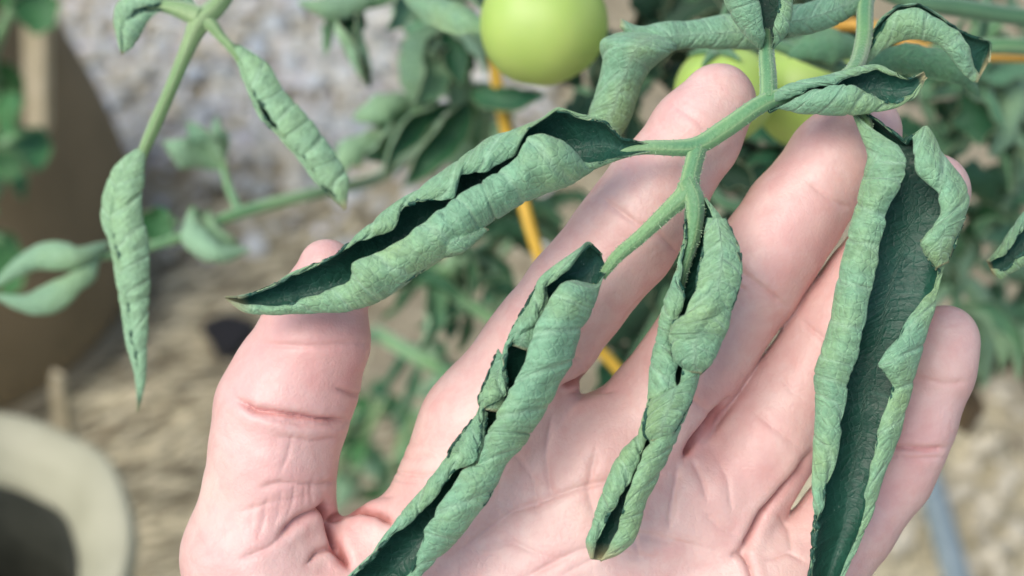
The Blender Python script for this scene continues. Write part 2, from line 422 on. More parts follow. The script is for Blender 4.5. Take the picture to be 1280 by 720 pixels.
# ================================================================== GROUND
def ground_material():
    m, t, b = mat('soil'); k = NB(t); co = k.obj()
    big = k.noise(5, 4, .6, co); med = k.noise(38, 5, .65, co); fin = k.noise(240, 4, .7, co)
    mp = k.n('ShaderNodeMapping'); mp.inputs['Rotation'].default_value = (0, 0, -.45); mp.inputs['Scale'].default_value = (.16, 1, 1)
    k.l(co, mp.inputs[0]); gr = k.noise(75, 5, .65, mp.outputs[0])
    soil = k.mix(k.ramp(med.outputs[0], [(.35, (0, 0, 0)), (.65, (1, 1, 1))]).outputs[0], (.34, .29, .19), (.52, .47, .34))
    soil = k.mix(.55, soil, k.ramp(gr.outputs[0], [(.35, (.19, .16, .09)), (.65, (.44, .39, .26))]).outputs[0])
    c = k.mix(.35, soil, k.ramp(fin.outputs[0], [(.3, (.2, .2, .2)), (.7, (.8, .8, .8))]).outputs[0], 'OVERLAY')
    k.l(c, b.inputs['Base Color']); b.inputs['Roughness'].default_value = .95
    h = k.math('ADD', k.math('MULTIPLY', med.outputs[0], 1.0), k.math('ADD', gr.outputs[0], k.math('MULTIPLY', fin.outputs[0], .4)))
    k.l(k.bump(h, .9, .012), b.inputs['Normal'])
    return m
def ground():
    xs = np.concatenate([[-60, -20, -6, -2], np.linspace(-1.1, 1.1, 120), [2, 6, 20, 60]])
    ys = np.concatenate([[-60, -20, -6, -1.5], np.linspace(-.3, 2.0, 120), [3, 7, 20, 60]])
    X, Y = np.meshgrid(xs, ys, indexing='ij')
    q = np.stack([X, Y, X*0], -1)
    near = np.exp(-((X/1.4)**2+((Y-.85)/1.6)**2)**2)
    Z = (.006*wob3(q, 4, 9)+.003*wob3(q, 8, 40))*near
    V = np.stack([X, Y, Z], -1).reshape(-1, 3)
    o = mk('ground', V, grid_faces(len(xs), len(ys))[:, ::-1], ground_material())
    if o.data.polygons[0].normal.z < 0: o.data.flip_normals()
    o['kind'] = 'structure'
    return o
GROUND = ground()

def stone_mesh(name, seed, m, sub=2):
    import bmesh
    bm = bmesh.new(); bmesh.ops.create_icosphere(bm, subdivisions=sub, radius=1)
    r = np.random.default_rng(seed)
    V = np.array([v.co[:] for v in bm.verts]); 
    for _ in range(7):                                   # broken flat faces
        d_ = r.normal(size=3); d_ /= np.linalg.norm(d_); lim = r.uniform(.55, .9)
        ex = np.maximum(V@d_-lim, 0); V = V-ex[:, None]*d_*.85
    V *= (1+.10*wob3(V, seed, 2.5))[:, None]; V *= np.array([1, r.uniform(.65, .95), r.uniform(.45, .75)])
    for v, q in zip(bm.verts, V): v.co = q
    me = bpy.data.meshes.new(name); bm.to_mesh(me); bm.free(); me.materials.append(m)
    me.polygons.foreach_set('use_smooth', np.ones(len(me.polygons), bool))
    return me
def stone_material():
    m, t, b = mat('stone'); k = NB(t); co = k.obj(); oi = k.n('ShaderNodeObjectInfo').outputs['Random']
    n = k.noise(2.5, 5, .65, co)
    c = k.ramp(oi, [(0, (.50, .53, .49)), (.18, (.66, .70, .68)), (.34, (.56, .53, .41)), (.5, (.69, .73, .70)), (.62, (.60, .56, .42)), (.75, (.62, .71, .77)), (.88, (.44, .46, .41)), (1, (.80, .84, .81))])
    c.color_ramp.interpolation = 'LINEAR'
    cc = k.mix(.5, c.outputs[0], k.ramp(n.outputs[0], [(.3, (.25, .25, .25)), (.7, (.8, .8, .8))]).outputs[0], 'OVERLAY')
    k.l(cc, b.inputs['Base Color']); b.inputs['Roughness'].default_value = .8
    k.l(k.bump(n.outputs[0], .5, .12), b.inputs['Normal'])
    return m
STONE = stone_material()
SMESH = [stone_mesh('stone', 30+i, STONE) for i in range(8)]
def place_stones():
    k = 0; r = np.random.default_rng(21); done = []
    while k < 290:
        px, py = r.uniform(20, 640), r.uniform(-45, 330)
        if px < 60+py*.36: continue
        keep = 1 if py < 190 else (.35 if py < 240 else .12)
        if px < 260 and py > 200: keep *= .3
        if r.uniform() > keep: continue
        g = G(px, py); rad = float(np.clip(r.lognormal(math.log(.0105), .42), .005, .026))
        if any((g[0]-a)**2+(g[1]-b)**2 < (.62*(rad+c))**2 for a, b, c in done): 
            if r.uniform() < .93: continue
        done.append((g[0], g[1], rad))
        o = bpy.data.objects.new('stone', SMESH[k % 8]); COL.objects.link(o); o.parent = GROUND
        o.location = (g[0], g[1], rad*.28); o.scale = (rad,)*3
        o.rotation_euler = (r.uniform(-.4, .4), r.uniform(-.4, .4), r.uniform(0, 6.28)); k += 1
place_stones()
def scatter(name, count, region, size, mats, seed, par=GROUND, elong=1.0, ang=None, flat=.5, zoff=.2):
    """many tiny chips joined into one stuff object"""
    r = np.random.default_rng(seed)
    base = np.array([[1, 0, 0], [-1, 0, 0], [0, 1, 0], [0, -1, 0], [0, 0, 1], [0, 0, -1]], float)
    tri = np.array([[0, 2, 4], [2, 1, 4], [1, 3, 4], [3, 0, 4], [2, 0, 5], [1, 2, 5], [3, 1, 5], [0, 3, 5]])
    Vs, Fs, mi = [], [], []; k = 0
    while k < count:
        px, py = r.uniform(region[0], region[2]), r.uniform(region[1], region[3])
        if len(region) > 4 and not region[4](px, py, r): 
            count -= .02; continue
        g = G(px, py); s_ = r.uniform(*size)
        a = r.uniform(0, 6.28) if ang is None else ang+r.normal()*.35
        b = base*(s_*elong, s_, s_*flat)*(1+.25*r.normal(size=(6, 1)))
        ca, sa = math.cos(a), math.sin(a); ti = r.normal()*.12
        b = np.c_[b[:, 0]*ca-b[:, 1]*sa, b[:, 0]*sa+b[:, 1]*ca, b[:, 2]+b[:, 0]*ti]
        Vs.append(b+g+[0, 0, s_*zoff+.002]); Fs.append(tri+6*k); mi.append(np.full(8, r.integers(len(mats)))); k += 1
    o = mk(name, np.concatenate(Vs), np.concatenate(Fs), mats, par, mi=np.concatenate(mi), smooth=False)
    o['kind'] = 'stuff'; return o
GRAV = [simple('gravel_grey', (.43, .45, .42), (.60, .63, .60), 60), simple('gravel_tan', (.42, .39, .28), (.60, .56, .43), 60), simple('gravel_pale', (.5, .5, .53), (.66, .66, .68), 60)]
scatter('gravel', 2600, (20, -60, 700, 340, lambda x, y, r: x > 60+y*.36 and r.uniform() < (1 if y < 200 else .15)), (.0025, .0065), GRAV, 5)
STRAW = [simple('straw_tan', (.30, .27, .17), (.46, .42, .29), 90), simple('straw_pale', (.54, .48, .30), (.72, .66, .46), 90), simple('straw_brown', (.14, .12, .07), (.26, .22, .13), 90)]
scatter('straw', 1500, (90, 260, 520, 760, lambda x, y, r: True), (.0012, .0026), STRAW, 6, elong=14, ang=.45, flat=.6)
scatter('straw', 2600, (980, 440, 1340, 780, lambda x, y, r: True), (.0014, .0032), [STRAW[0], STRAW[1], STRAW[1]], 9, elong=9, ang=None, flat=.6)
scatter('straw', 500, (430, 60, 760, 640, lambda x, y, r: True), (.0012, .0028), STRAW, 10, elong=10, ang=None, flat=.6)
CHIP = simple('wood_chip_pale', (.54, .48, .32), (.74, .68, .52), 60, .85)
def chip_mesh(seed):
    r = np.random.default_rng(seed); n = 7
    a = np.sort(r.uniform(0, 6.28, n)); ring = np.c_[np.cos(a)*r.uniform(.75, 1.1, n), np.sin(a)*r.uniform(.3, .5, n)]
    V = np.concatenate([np.c_[ring, np.full(n, -.12)], np.c_[ring*.93, np.full(n, .12)+r.normal(size=n)*.04]])
    F = [tuple(range(n, 2*n)), tuple(range(n-1, -1, -1))]+[(i, (i+1) % n, n+(i+1) % n, n+i) for i in range(n)]
    me = bpy.data.meshes.new('wood_chip'); me.from_pydata([tuple(v) for v in V], [], F); me.materials.append(CHIP); return me
CM = [chip_mesh(s) for s in range(5)]
r_ = np.random.default_rng(3)
for k in range(46):
    px, py = r_.uniform(1090, 1300), r_.uniform(500, 740); g = G(px, py); s_ = r_.uniform(.008, .019)
    o = bpy.data.objects.new('wood_chip', CM[k % 5]); COL.objects.link(o); o.parent = GROUND
    o.location = (g[0], g[1], .008+.006*r_.uniform()); o.scale = (s_, s_, s_)
    o.rotation_euler = (r_.normal()*.25, r_.normal()*.25, r_.normal()*.5+.1)

# ================================================================== THINGS ON THE GROUND
def lathe(name, prof, m, parent, centre, seg=72, wav=None):
    prof = np.asarray(prof, float); n = len(prof); th = np.linspace(0, 2*math.pi, seg, endpoint=False)
    R = prof[:, 0:1]*np.ones((1, seg)); Z = prof[:, 1:2]*np.ones((1, seg))
    if wav is not None: R, Z = wav(R, Z, th)
    V = np.stack([R*np.cos(th), R*np.sin(th), Z], -1)+np.asarray(centre)
    return mk(name, V.reshape(-1, 3), grid_faces(n, seg, True), m, parent)
# brown fabric planter on the left
SACK = simple('brown_fabric', (.155, .120, .062), (.235, .18, .10), 14, .9, .5, .004)
SOIL = simple('dark_potting_soil', (.012, .011, .008), (.05, .042, .03), 120, .95, 1.0, .01)
cb = G(-74, 362); cb[2] = 0
sack = empty('planter_bag', cb, 'slouching brown fabric planter bag at the left edge behind the pale pot', 'planter')
def sackwav(R, Z, th):
    q = np.stack([np.cos(th)[None]*R*9, np.sin(th)[None]*R*9, Z*9], -1)
    return R*(1+.035*wob3(q, 3, 1.0)+.015*np.sin(th*9)[None]*(Z/.3)), Z+.008*wob3(q, 6, .8)*(Z > .02)
lathe('bag_body', spline([(.135, .0), (.152, .012), (.163, .06), (.158, .13), (.142, .21), (.122, .28), (.112, .31), (.105, .312), (.104, .29)], 46), SACK, sack, cb, 96, sackwav)
lathe('base_seam', spline([(.150, .002), (.164, .004), (.166, .012), (.158, .018)], 10), simple('brown_seam', (.16, .135, .085), (.23, .2, .13), 40, .9), sack, cb, 80)
lathe('soil', [(.001, .29), (.05, .292), (.106, .288)], SOIL, sack, cb, 40)
WOOD = simple('weathered_wood', (.40, .35, .22), (.56, .50, .36), 70, .85, .3, .001)
def plank(name, a, b, wid, thk, label, cat):
    a, b = np.asarray(a, float), np.asarray(b, float)
    T = (b-a)/np.linalg.norm(b-a); B = np.cross(T, -FWD); B /= np.linalg.norm(B); N = np.cross(B, T)
    sec = [(-.5, -.5), (-.42, .5), (.42, .5), (.5, -.5)]
    rows = [(0, .82), (.04, 1), (.5, 1.04), (.9, .95), (1, .6)]
    V = [a+(b-a)*t+B*wid*x*k+N*thk*y*k for t, k in rows for x, y in sec]
    F = [tuple(f) for f in grid_faces(len(rows), 4, True)]+[(3, 2, 1, 0), (16, 17, 18, 19)]
    o = mk(name, np.array(V), F, WOOD, org=a, smooth=False)
    return tag(o, label, cat)
# pale pot, lower left
POT = simple('pale_grey_plastic', (.30, .30, .205), (.40, .40, .285), 30, .6, .2, .002)
dpt = .62
cp = P(np.array(-92.), np.array(706.), np.array(dpt)); toph = cp[2]
pot = empty('plant_pot', (cp[0], cp[1], 0), 'pale grey-green pot with a broad rounded rim and dark inside in the lower left corner', 'pot')
def potwav(R, Z, th):
    return R*(1+.012*np.sin(3*th+.5)[None]+.006*np.sin(11*th)[None]), Z+.004*np.sin(4*th)[None]*(Z > toph-.05)
base = (cp[0], cp[1], 0)
lathe('pot_body', spline([(.050, .0), (.056, .01), (.064, toph*.5), (.076, toph-.02)], 24), POT, pot, base, 80)
lathe('rim', spline([(.076, toph-.024), (.0865, toph-.016), (.0895, toph-.005), (.087, toph+.001), (.074, toph-.003), (.064, toph-.014), (.0612, toph-.020), (.0604, toph-.024)], 40), POT, pot, base, 120, potwav)
lathe('inner_wall', spline([(.0606, toph-.021), (.058, toph-.030), (.051, toph-.07), (.050, toph-.16)], 20), simple('inner_wall_dark', (.02, .024, .016), (.05, .055, .04), 60, .7), pot, base, 80, potwav)  # inner wall coloured much darker than the rest of the pot
lathe('soil', [(.001, toph-.145), (.03, toph-.143), (.053, toph-.145)], SOIL, pot, base, 40)
plank('wooden_stake', G(92, 625), P(np.array(71.), np.array(468.), np.array(.78)), .0105, .006, 'short pale wooden stake standing between the pale pot and the brown bag', 'stake')['group'] = 'wooden stakes'
plank('wooden_stake', P(np.array(47.), np.array(165.), np.array(.86)), P(np.array(44.), np.array(-60.), np.array(.78)), .015, .008, 'beige wooden stake among bright green leaves in the upper left corner', 'stake')['group'] = 'wooden stakes'
# blue-grey drip pipe, lower right
PIPE = simple('blue_grey_plastic', (.20, .27, .28), (.28, .35, .36), 50, .5, .1, .0005)
p0, p1, p2, p3 = G(1110, 530), G(1152, 612), G(1176, 690), G(1205, 800)
for q in (p0, p1, p2, p3): q[2] += .014
tag(tube('drip_pipe', [p0, p1, p2, p3], .0088, PIPE, org=p1, seg=18), 'blue-grey plastic pipe lying on pale straw in the lower right corner', 'pipe')
# dark clod beside the thumb
DARK = simple('dark_clod', (.012, .012, .014), (.045, .045, .05), 70, .8, .8, .006)
g = G(288, 432); o = bpy.data.objects.new('soil_clod', stone_mesh('soil_clod', 77, DARK, 3)); COL.objects.link(o)
o.location = (g[0], g[1], .008); o.scale = (.024, .032, .026); tag(o, 'dark lump of soil on the straw just left of the thumb', 'clod')

# ================================================================== HAND
def hand():
    vs = 2.3
    lo = np.array([170., 50., -150.]); hi = np.array([1270., 1230., 190.])
    nx, ny, nz = ((hi-lo)/vs).astype(int)+1
    gx = (lo[0]+vs*np.arange(nx)).astype(np.float32); gy = (lo[1]+vs*np.arange(ny)).astype(np.float32); gz = (lo[2]+vs*np.arange(nz)).astype(np.float32)
    def J(px, py, z, r):            # perspective corrected joint
        k = 1-z/FPX; return (640+(px-640)*k, 360+(py-360)*k, z, r*k)
    def box(js, m_=70):
        a = np.array(js); r = a[:, 3].max()+m_
        l = a[:, :3].min(0)-r; h = a[:, :3].max(0)+r
        i0 = np.clip(((l-lo)/vs).astype(int), 0, None); i1 = np.minimum(((h-lo)/vs).astype(int)+2, [nx, ny, nz])
        return tuple(slice(a_, b_) for a_, b_ in zip(i0, i1))
    def cone(sl, a, b, flat=1.0):
        X = gx[sl[0]][:, None, None]-a[0]; Y = gy[sl[1]][None, :, None]-a[1]; Z = gz[sl[2]][None, None, :]-a[2]
        d_ = np.array(b[:3])-np.array(a[:3]); L2 = float(d_@d_)+1e-6
        t = np.clip((X*d_[0]+Y*d_[1]+Z*d_[2])/L2, 0, 1).astype(np.float32)
        return np.sqrt((X-t*d_[0])**2+(Y-t*d_[1])**2+((Z-t*d_[2])*flat)**2)-(a[3]+(b[3]-a[3])*t)
    def smin(a, b, k):
        h = np.maximum(k-np.abs(a-b), 0)/k
        return np.minimum(a, b)-h*h*k*.25
    def chain(js, k=8, pads=()):
        js = [J(*q) for q in js]; sl = box(js); f = None
        for a, b in zip(js[:-1], js[1:]):
            c = cone(sl, a, b); f = c if f is None else smin(f, c, k)
        for q in pads:
            q = J(*q); c = cone(sl, q, (q[0]+q[4] if len(q) > 4 else q[0]+.1, q[1], q[2], q[3])); f = smin(f, c, 26)
        return sl, f
    full = np.full((nx, ny, nz), 300., np.float32)
    def addpalm(a, b, k, flat=1.0):
        a, b = J(*a), J(*b); sl = box([a, b], 100); full[sl] = smin(full[sl], cone(sl, a, b, flat), k)
    # metacarpals, wrist and forearm
    addpalm((603, 535, -6, 74), (500, 800, -14, 92), 40)
    addpalm((745, 570, -16, 76), (560, 900, -16, 92), 60)
    addpalm((868, 620, -18, 74), (610, 930, -18, 92), 60)
    addpalm((975, 720, -14, 68), (650, 1010, -14, 96), 60)
    addpalm((760, 640, -20, 70), (560, 880, -14, 80), 70)
    addpalm((480, 960, -14, 105), (420, 1400, -20, 110), 70)
    addpalm((600, 990, -14, 100), (520, 1400, -20, 115), 70)
    # thenar and the fleshy base under the little finger
    addpalm((322, 700, 10, 88), (430, 900, 16, 112), 50)
    addpalm((440, 770, 30, 60), (520, 900, 26, 100), 60)
    addpalm((935, 760, 6, 70), (760, 960, 4, 92), 60)
    addpalm((470, 672, 8, 44), (455, 700, 10, 50), 24)
    palm = full.copy()
    def finger(js, kp, ku, pads=(), k=8):
        sl, f = chain(js, k, pads)
        full[sl] = smin(full[sl], smin(palm[sl], f, kp), ku)
    # thumb
    finger([(409, 334, 26, 35), (406, 374, 24, 54), (392, 425, 20, 69), (370, 476, 14, 80), (353, 515, 12, 84), (343, 560, 12, 80), (336, 620, 10, 82), (326, 690, 8, 92)], 30, 3,
           pads=[(394, 426, 40, 58), (345, 590, 30, 62)])
    # index, middle, ring, little
    finger([(897, 128, 0, 48), (866, 174, 2, 57), (822, 236, 4, 63), (776, 302, 2, 67), (718, 372, 0, 66), (664, 444, -4, 67), (603, 535, -8, 74)], 30, 3,
           pads=[(872, 160, 16, 46), (800, 268, 20, 54), (680, 420, 14, 54)])
    finger([(1074, 166, -10, 53), (1040, 205, -10, 58), (992, 270, -8, 62), (936, 352, -8, 65), (882, 430, -10, 65), (826, 508, -14, 68), (770, 575, -16, 72)], 26, 3,
           pads=[(1050, 190, 4, 48), (965, 310, 6, 53), (860, 462, 2, 54)])
    finger([(1163, 240, -16, 49), (1130, 290, -14, 54), (1084, 360, -12, 58), (1036, 434, -12, 61), (982, 512, -14, 63), (932, 590, -16, 66), (880, 660, -18, 70)], 26, 3,
           pads=[(1145, 268, 0, 45), (1062, 395, 2, 50), (958, 550, 0, 54)])
    finger([(1181, 424, -8, 42), (1168, 470, -6, 46), (1146, 528, -4, 48), (1113, 592, -4, 53), (1062, 650, -6, 60), (1014, 712, -10, 64), (955, 780, -12, 72)], 22, 3,
           pads=[(1174, 448, 4, 38), (1130, 560, 6, 40)])
    # --- naive surface nets
    f = full; inside = f < 0
    c = [inside[a:nx-1+a, b:ny-1+b, d_:nz-1+d_] for a in (0, 1) for b in (0, 1) for d_ in (0, 1)]
    cnt = np.zeros(c[0].shape, np.int8)
    for x in c: cnt += x
    act = (cnt > 0) & (cnt < 8)
    idx = np.argwhere(act); vid = np.full(act.shape, -1, np.int32); vid[act] = np.arange(len(idx))
    acc = np.zeros((len(idx), 3)); m_ = np.zeros(len(idx))
    cor = [(a, b, d_) for a in (0, 1) for b in (0, 1) for d_ in (0, 1)]
    val = {q: f[idx[:, 0]+q[0], idx[:, 1]+q[1], idx[:, 2]+q[2]] for q in cor}
    for q in cor:
        for ax in range(3):
            if q[ax] == 0:
                q2 = list(q); q2[ax] = 1; q2 = tuple(q2); a, b = val[q], val[q2]
                cr = (a < 0) != (b < 0); t = np.where(cr, a/np.where(cr, a-b, 1), 0)
                pt = np.tile(np.array(q, float), (len(idx), 1)); pt[:, ax] += t
                acc[cr] += pt[cr]; m_[cr] += 1
    V = lo+vs*(idx+acc/m_[:, None])
    quads = []
    for ax in range(3):
        o1, o2 = [a for a in range(3) if a != ax]
        s0 = [slice(1, -1)]*3; s0[ax] = slice(0, -1); s1 = list(s0); s1[ax] = slice(1, None)
        A = inside[tuple(s0)]; B = inside[tuple(s1)]; e = np.argwhere(A != B); fl = A[tuple(e.T)]
        off = np.array([1, 1, 1]); off[ax] = 0; e = e+off
        q = []
        for da, db in ((0, 0), (1, 0), (1, 1), (0, 1)):
            w_ = e.copy(); w_[:, o1] -= da; w_[:, o2] -= db; q.append(vid[tuple(w_.T)])
        q = np.stack(q, -1); flipm = fl if ax != 1 else ~fl
        q[flipm] = q[flipm][:, ::-1]; quads.append(q)
    F = np.concatenate(quads); F = F[(F >= 0).all(1)]
    # vertex normals
    def vnorm(V):
        n = np.cross(V[F[:, 2]]-V[F[:, 0]], V[F[:, 3]]-V[F[:, 1]]); N = np.zeros_like(V)
        for j in range(4): np.add.at(N, F[:, j], n)
        return N/np.maximum(np.linalg.norm(N, axis=1, keepdims=True), 1e-9)
    N = vnorm(V)
    gx_ = np.gradient(f[::4, ::4, ::4]) if False else None
    cenv = V.mean(0)
    vol = (np.cross(V[F[:, 1]]-V[F[:, 0]], V[F[:, 2]]-V[F[:, 0]])*(V[F[:, 0]]-cenv)).sum()
    if vol < 0: F = F[:, ::-1]; N = -N
    px = 640+(V[:, 0]-640)/(1-V[:, 2]/FPX); py = 360+(V[:, 1]-360)/(1-V[:, 2]/FPX)
    front = np.clip(N[:, 2]*1.6+.35, 0, 1)
    disp = np.zeros(len(V)); red = np.zeros(len(V)); pale = np.zeros(len(V))
    # creases: polyline, depth, half width, red plus painted shade
    CR = [
        ([(296, 500), (318, 513), (355, 518), (400, 525), (440, 527)], 6.5, 6, .58), ([(330, 522), (380, 531), (432, 533)], 2.5, 5, .2),
        ([(325, 430), (380, 433), (460, 428)], 1.6, 5, .1), ([(420, 486), (440, 493), (456, 494)], 3, 4, .3), ([(345, 545), (390, 552), (425, 548)], 1.2, 4, .1),
        ([(325, 610), (350, 604), (400, 606), (425, 600)], 1.8, 4, .1), ([(350, 668), (372, 650), (395, 640), (414, 632)], 5, 6, .5), ([(300, 700), (335, 685), (365, 660), (385, 648)], 2, 6, .15),
        ([(408, 628), (411, 645), (416, 668), (424, 690), (436, 710)], 11, 7, .75), ([(414, 652), (428, 640), (448, 635), (472, 641), (492, 655)], 9, 6, .8),
        ([(384, 705), (398, 690), (414, 684), (430, 690)], 4, 5, .3), ([(420, 618), (450, 608), (490, 606)], 1.6, 5, .1),
        ([(480, 588), (520, 594), (560, 592)], 2.0, 4, .1), ([(482, 598), (525, 603)], 1.5, 3, .1), ([(470, 565), (510, 572), (540, 570)], 1.2, 5, .1),
        ([(700, 486), (722, 478), (745, 462), (764, 445)], 6, 5, .85), ([(706, 494), (730, 490), (770, 488)], 2.5, 5, .3),
        ([(755, 250), (790, 275), (830, 300), (850, 318)], 1.8, 5, .15), ([(640, 395), (680, 425), (735, 460)], 1.5, 5, .1), ([(838, 128), (870, 150), (905, 182)], 1.0, 5, .1),
        ([(1010, 226), (1040, 250), (1064, 262)], 1.4, 5, .1), ([(905, 325), (940, 350), (985, 385)], 2.0, 5, .2), ([(893, 338), (935, 365)], 1.2, 4, .1), ([(800, 455), (840, 480), (890, 520)], 1.4, 5, .2),
        ([(1000, 400), (1035, 428), (1060, 450)], 1.8, 5, .2), ([(925, 500), (955, 525), (1000, 560)], 1.2, 5, .1),
        ([(856, 572), (866, 556), (880, 538), (912, 500)], 8, 6, .95), ([(848, 585), (842, 620), (836, 660)], 2.0, 7, .15), ([(866, 575), (878, 600), (884, 625)], 2.0, 6, .1),
        ([(1014, 566), (1000, 590), (975, 620), (955, 642), (938, 672), (928, 690)], 8, 6, .62), ([(928, 688), (936, 706), (944, 735)], 5, 5, .6), ([(928, 690), (914, 694)], 3, 4, .2),
        ([(1085, 548), (1120, 558), (1160, 562), (1185, 560)], 3.2, 4.5, .5), ([(1095, 565), (1140, 574), (1180, 572)], 1.8, 4, .2), ([(1138, 470), (1180, 480), (1210, 478)], 1.0, 5, .1),
        ([(560, 700), (640, 640), (720, 610), (790, 596), (845, 590)], 2.2, 7, .10), ([(640, 730), (720, 690), (800, 668), (900, 690)], 2.0, 8, .10), ([(690, 520), (682, 570), (690, 625)], 1.6, 7, .05),
        ([(610, 610), (560, 650), (520, 700), (500, 760)], 3.0, 7, .15), ([(745, 560), (735, 610), (748, 660)], 1.5, 8, .05),
        ([(352, 612), (349, 640), (341, 662)], .5, 3, .03), ([(368, 604), (366, 628), (358, 648)], .6, 3, .03), ([(381, 608), (380, 630)], .4, 3, .03), ([(334, 618), (330, 650), (322, 676)], .5, 3, .03),
        ([(392, 598), (388, 615), (390, 632)], .5, 3, .03), ([(365, 545), (360, 570), (352, 588)], .6, 3.5, .05), ([(318, 628), (312, 660)], .4, 3, .02),
        ([(300, 640), (340, 628), (380, 622)], .6, 4, .03), ([(480, 540), (500, 552), (530, 556)], 1, 4, .05), ([(450, 580), (480, 578), (505, 583)], 1, 4, .05), ([(440, 618), (470, 622), (500, 618)], 1.2, 4, .05),
        ([(640, 560), (668, 600), (672, 650)], 1.0, 6, .04), ([(590, 690), (640, 678), (690, 700)], 1.0, 5, .04), ([(800, 600), (790, 650), (800, 700)], 1.0, 6, .04), ([(880, 640), (900, 660), (925, 670)], 1.2, 5, .06), ([(700, 720), (760, 690), (830, 700)], 1.0, 5, .04),
        ([(975, 470), (990, 490), (1006, 500)], .8, 4, .05), ([(890, 560), (910, 600), (915, 640)], .9, 5, .06), ([(955, 700), (985, 690), (1010, 705)], 1.2, 4, .08), ([(970, 640), (985, 660), (990, 690)], 1.0, 4, .05),
    ]
    def dpoly(pl):
        best = np.full(len(V), 1e9); tt = np.zeros(len(V)); n = len(pl)-1
        for i in range(n):
            a = np.array(pl[i], float); b = np.array(pl[i+1], float); ab = b-a
            t = np.clip(((px-a[0])*ab[0]+(py-a[1])*ab[1])/(ab@ab), 0, 1)
            dd = np.hypot(px-a[0]-t*ab[0], py-a[1]-t*ab[1]); m = dd < best
            best[m] = dd[m]; tt[m] = (i+t[m])/n
        return best, tt
    wpx = 1.5*np.sin(px*.11+py*.05)+1.2*np.sin(py*.13-px*.07)
    for pl, dep, wd, rd in CR:
        dd, tt = dpoly(pl); taper = np.clip(np.minimum(tt, 1-tt)*5+.25, 0, 1)
        g_ = (.55*np.exp(-((dd+wpx*.4)/(wd*.42))**2)+.45*np.exp(-((dd+wpx*.4)/(wd*1.0))**2))*taper*front
        disp -= dep*1.9*g_; disp += dep*.22*np.exp(-((dd-2.3*wd)/(1.4*wd))**2)*taper*front
        red = np.maximum(red, rd*1.0*np.exp(-(dd/(wd*1.3))**2)*taper)
    q = V/60.; disp += .9*wob3(q, 12, 1.2)+.45*wob3(q, 14, 4.5)
    # blush
    for x, y, rad, a in ((405, 430, 85, .46), (435, 470, 55, .40), (340, 600, 90, .15), (1135, 545, 42, .42), (1110, 575, 60, .2), (690, 470, 60, .30), (985, 330, 70, .10), (930, 560, 90, .16), (1000, 470, 80, .16), (905, 490, 40, .35), (1060, 620, 60, .2), (760, 500, 60, .15)):
        red = np.maximum(red, a*np.exp(-((px-x)**2+(py-y)**2)/(rad*rad)))
    for x, y, rad, a in ((255, 620, 60, .5), (900, 110, 50, .25), (640, 560, 120, .2), (520, 560, 80, .3), (850, 690, 120, .25), (1190, 420, 50, .2)):
        pale = np.maximum(pale, a*np.exp(-((px-x)**2+(py-y)**2)/(rad*rad)))
    V = V+N*disp[:, None]
    W = CAM+((V[:, 0:1]-640)*S)*RGT-((V[:, 1:2]-360)*S)*UPV+(D-V[:, 2:3]*S)*FWD
    # y is flipped between grid and world, so is the winding
    F = F[:, ::-1]
    # carry the forearm on below the frame
    import collections
    ec = collections.Counter(); edges = {}
    E = np.concatenate([np.sort(F[:, [j, (j+1) % 4]], axis=1) for j in range(4)]); key = E[:, 0].astype(np.int64)*len(V)+E[:, 1]
    u, first, counts = np.unique(key, return_index=True, return_counts=True)
    be = E[first[counts == 1]]
    Ed = np.concatenate([F[:, [j, (j+1) % 4]] for j in range(4)])
    bset = set(map(tuple, be)); Ed = [tuple(e) for e in Ed[np.isin(key, u[counts == 1])]]
    bv = sorted({v for e in Ed for v in e}); mp = {v: i for i, v in enumerate(bv)}
    ring = W[bv]; rc = ring.mean(0); rings = []; off = len(W); Fx = []
    dirv = (-.22*RGT-.95*UPV-.1*FWD); prev = bv
    for s_ in range(1, 9):
        sc_ = 1+.045*s_ if s_ < 8 else .02
        rings.append(rc+(ring-rc)*sc_+dirv*(.028*min(s_, 7.2))); cur = [off+(s_-1)*len(bv)+i for i in range(len(bv))]
        pm = dict(zip(bv, prev)); cm = dict(zip(bv, cur))
        Fx += [(pm[b], pm[a], cm[a], cm[b]) for a, b in Ed]; prev = cur
    W = np.concatenate([W]+rings); F = np.concatenate([F, np.array(Fx)])
    pad = len(bv)*8; red = np.concatenate([red, np.zeros(pad)]); pale = np.concatenate([pale, np.zeros(pad)])
    o = mk('hand', W, F, SKIN, org=PZ(np.array(600.), np.array(900.), np.array(0.)), attrs={'red_and_shade': red, 'pale': pale})
    tag(o, 'open bare left hand, palm to the viewer, holding up the curled green leaves', 'hand')
    return o
HAND = hand()

# ================================================================== HELD TOMATO PLANT
pb = G(1560, 470)
plant = empty('tomato_plant', pb, 'tomato plant at the right whose leaf with tightly rolled leaflets lies across the hand', 'plant')
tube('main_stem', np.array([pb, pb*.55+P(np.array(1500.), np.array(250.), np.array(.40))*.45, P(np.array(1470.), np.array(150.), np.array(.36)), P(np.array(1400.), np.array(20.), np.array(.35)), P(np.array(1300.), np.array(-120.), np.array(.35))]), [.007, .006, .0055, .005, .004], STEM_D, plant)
stalk = tz('leaf_stalk', [(1330, -110, -420, 13), (1140, -70, -160, 12), (1085, -10, -60, 12), (1079, 50, -20, 12), (1062, 92, 40, 11), (1012, 118, 84, 12), (962, 125, 98, 13), (905, 162, 102, 14), (868, 183, 104, 13), (800, 185, 112, 10), (768, 194, 113, 9), (735, 210, 112, 6)], STEM, plant, ridge=.10, lobes=5)
def sub(pts, **k): return tz('stalk_branch', pts, k.pop('m', STEM), stalk, ridge=k.pop('ridge', .14), lobes=5, **k)
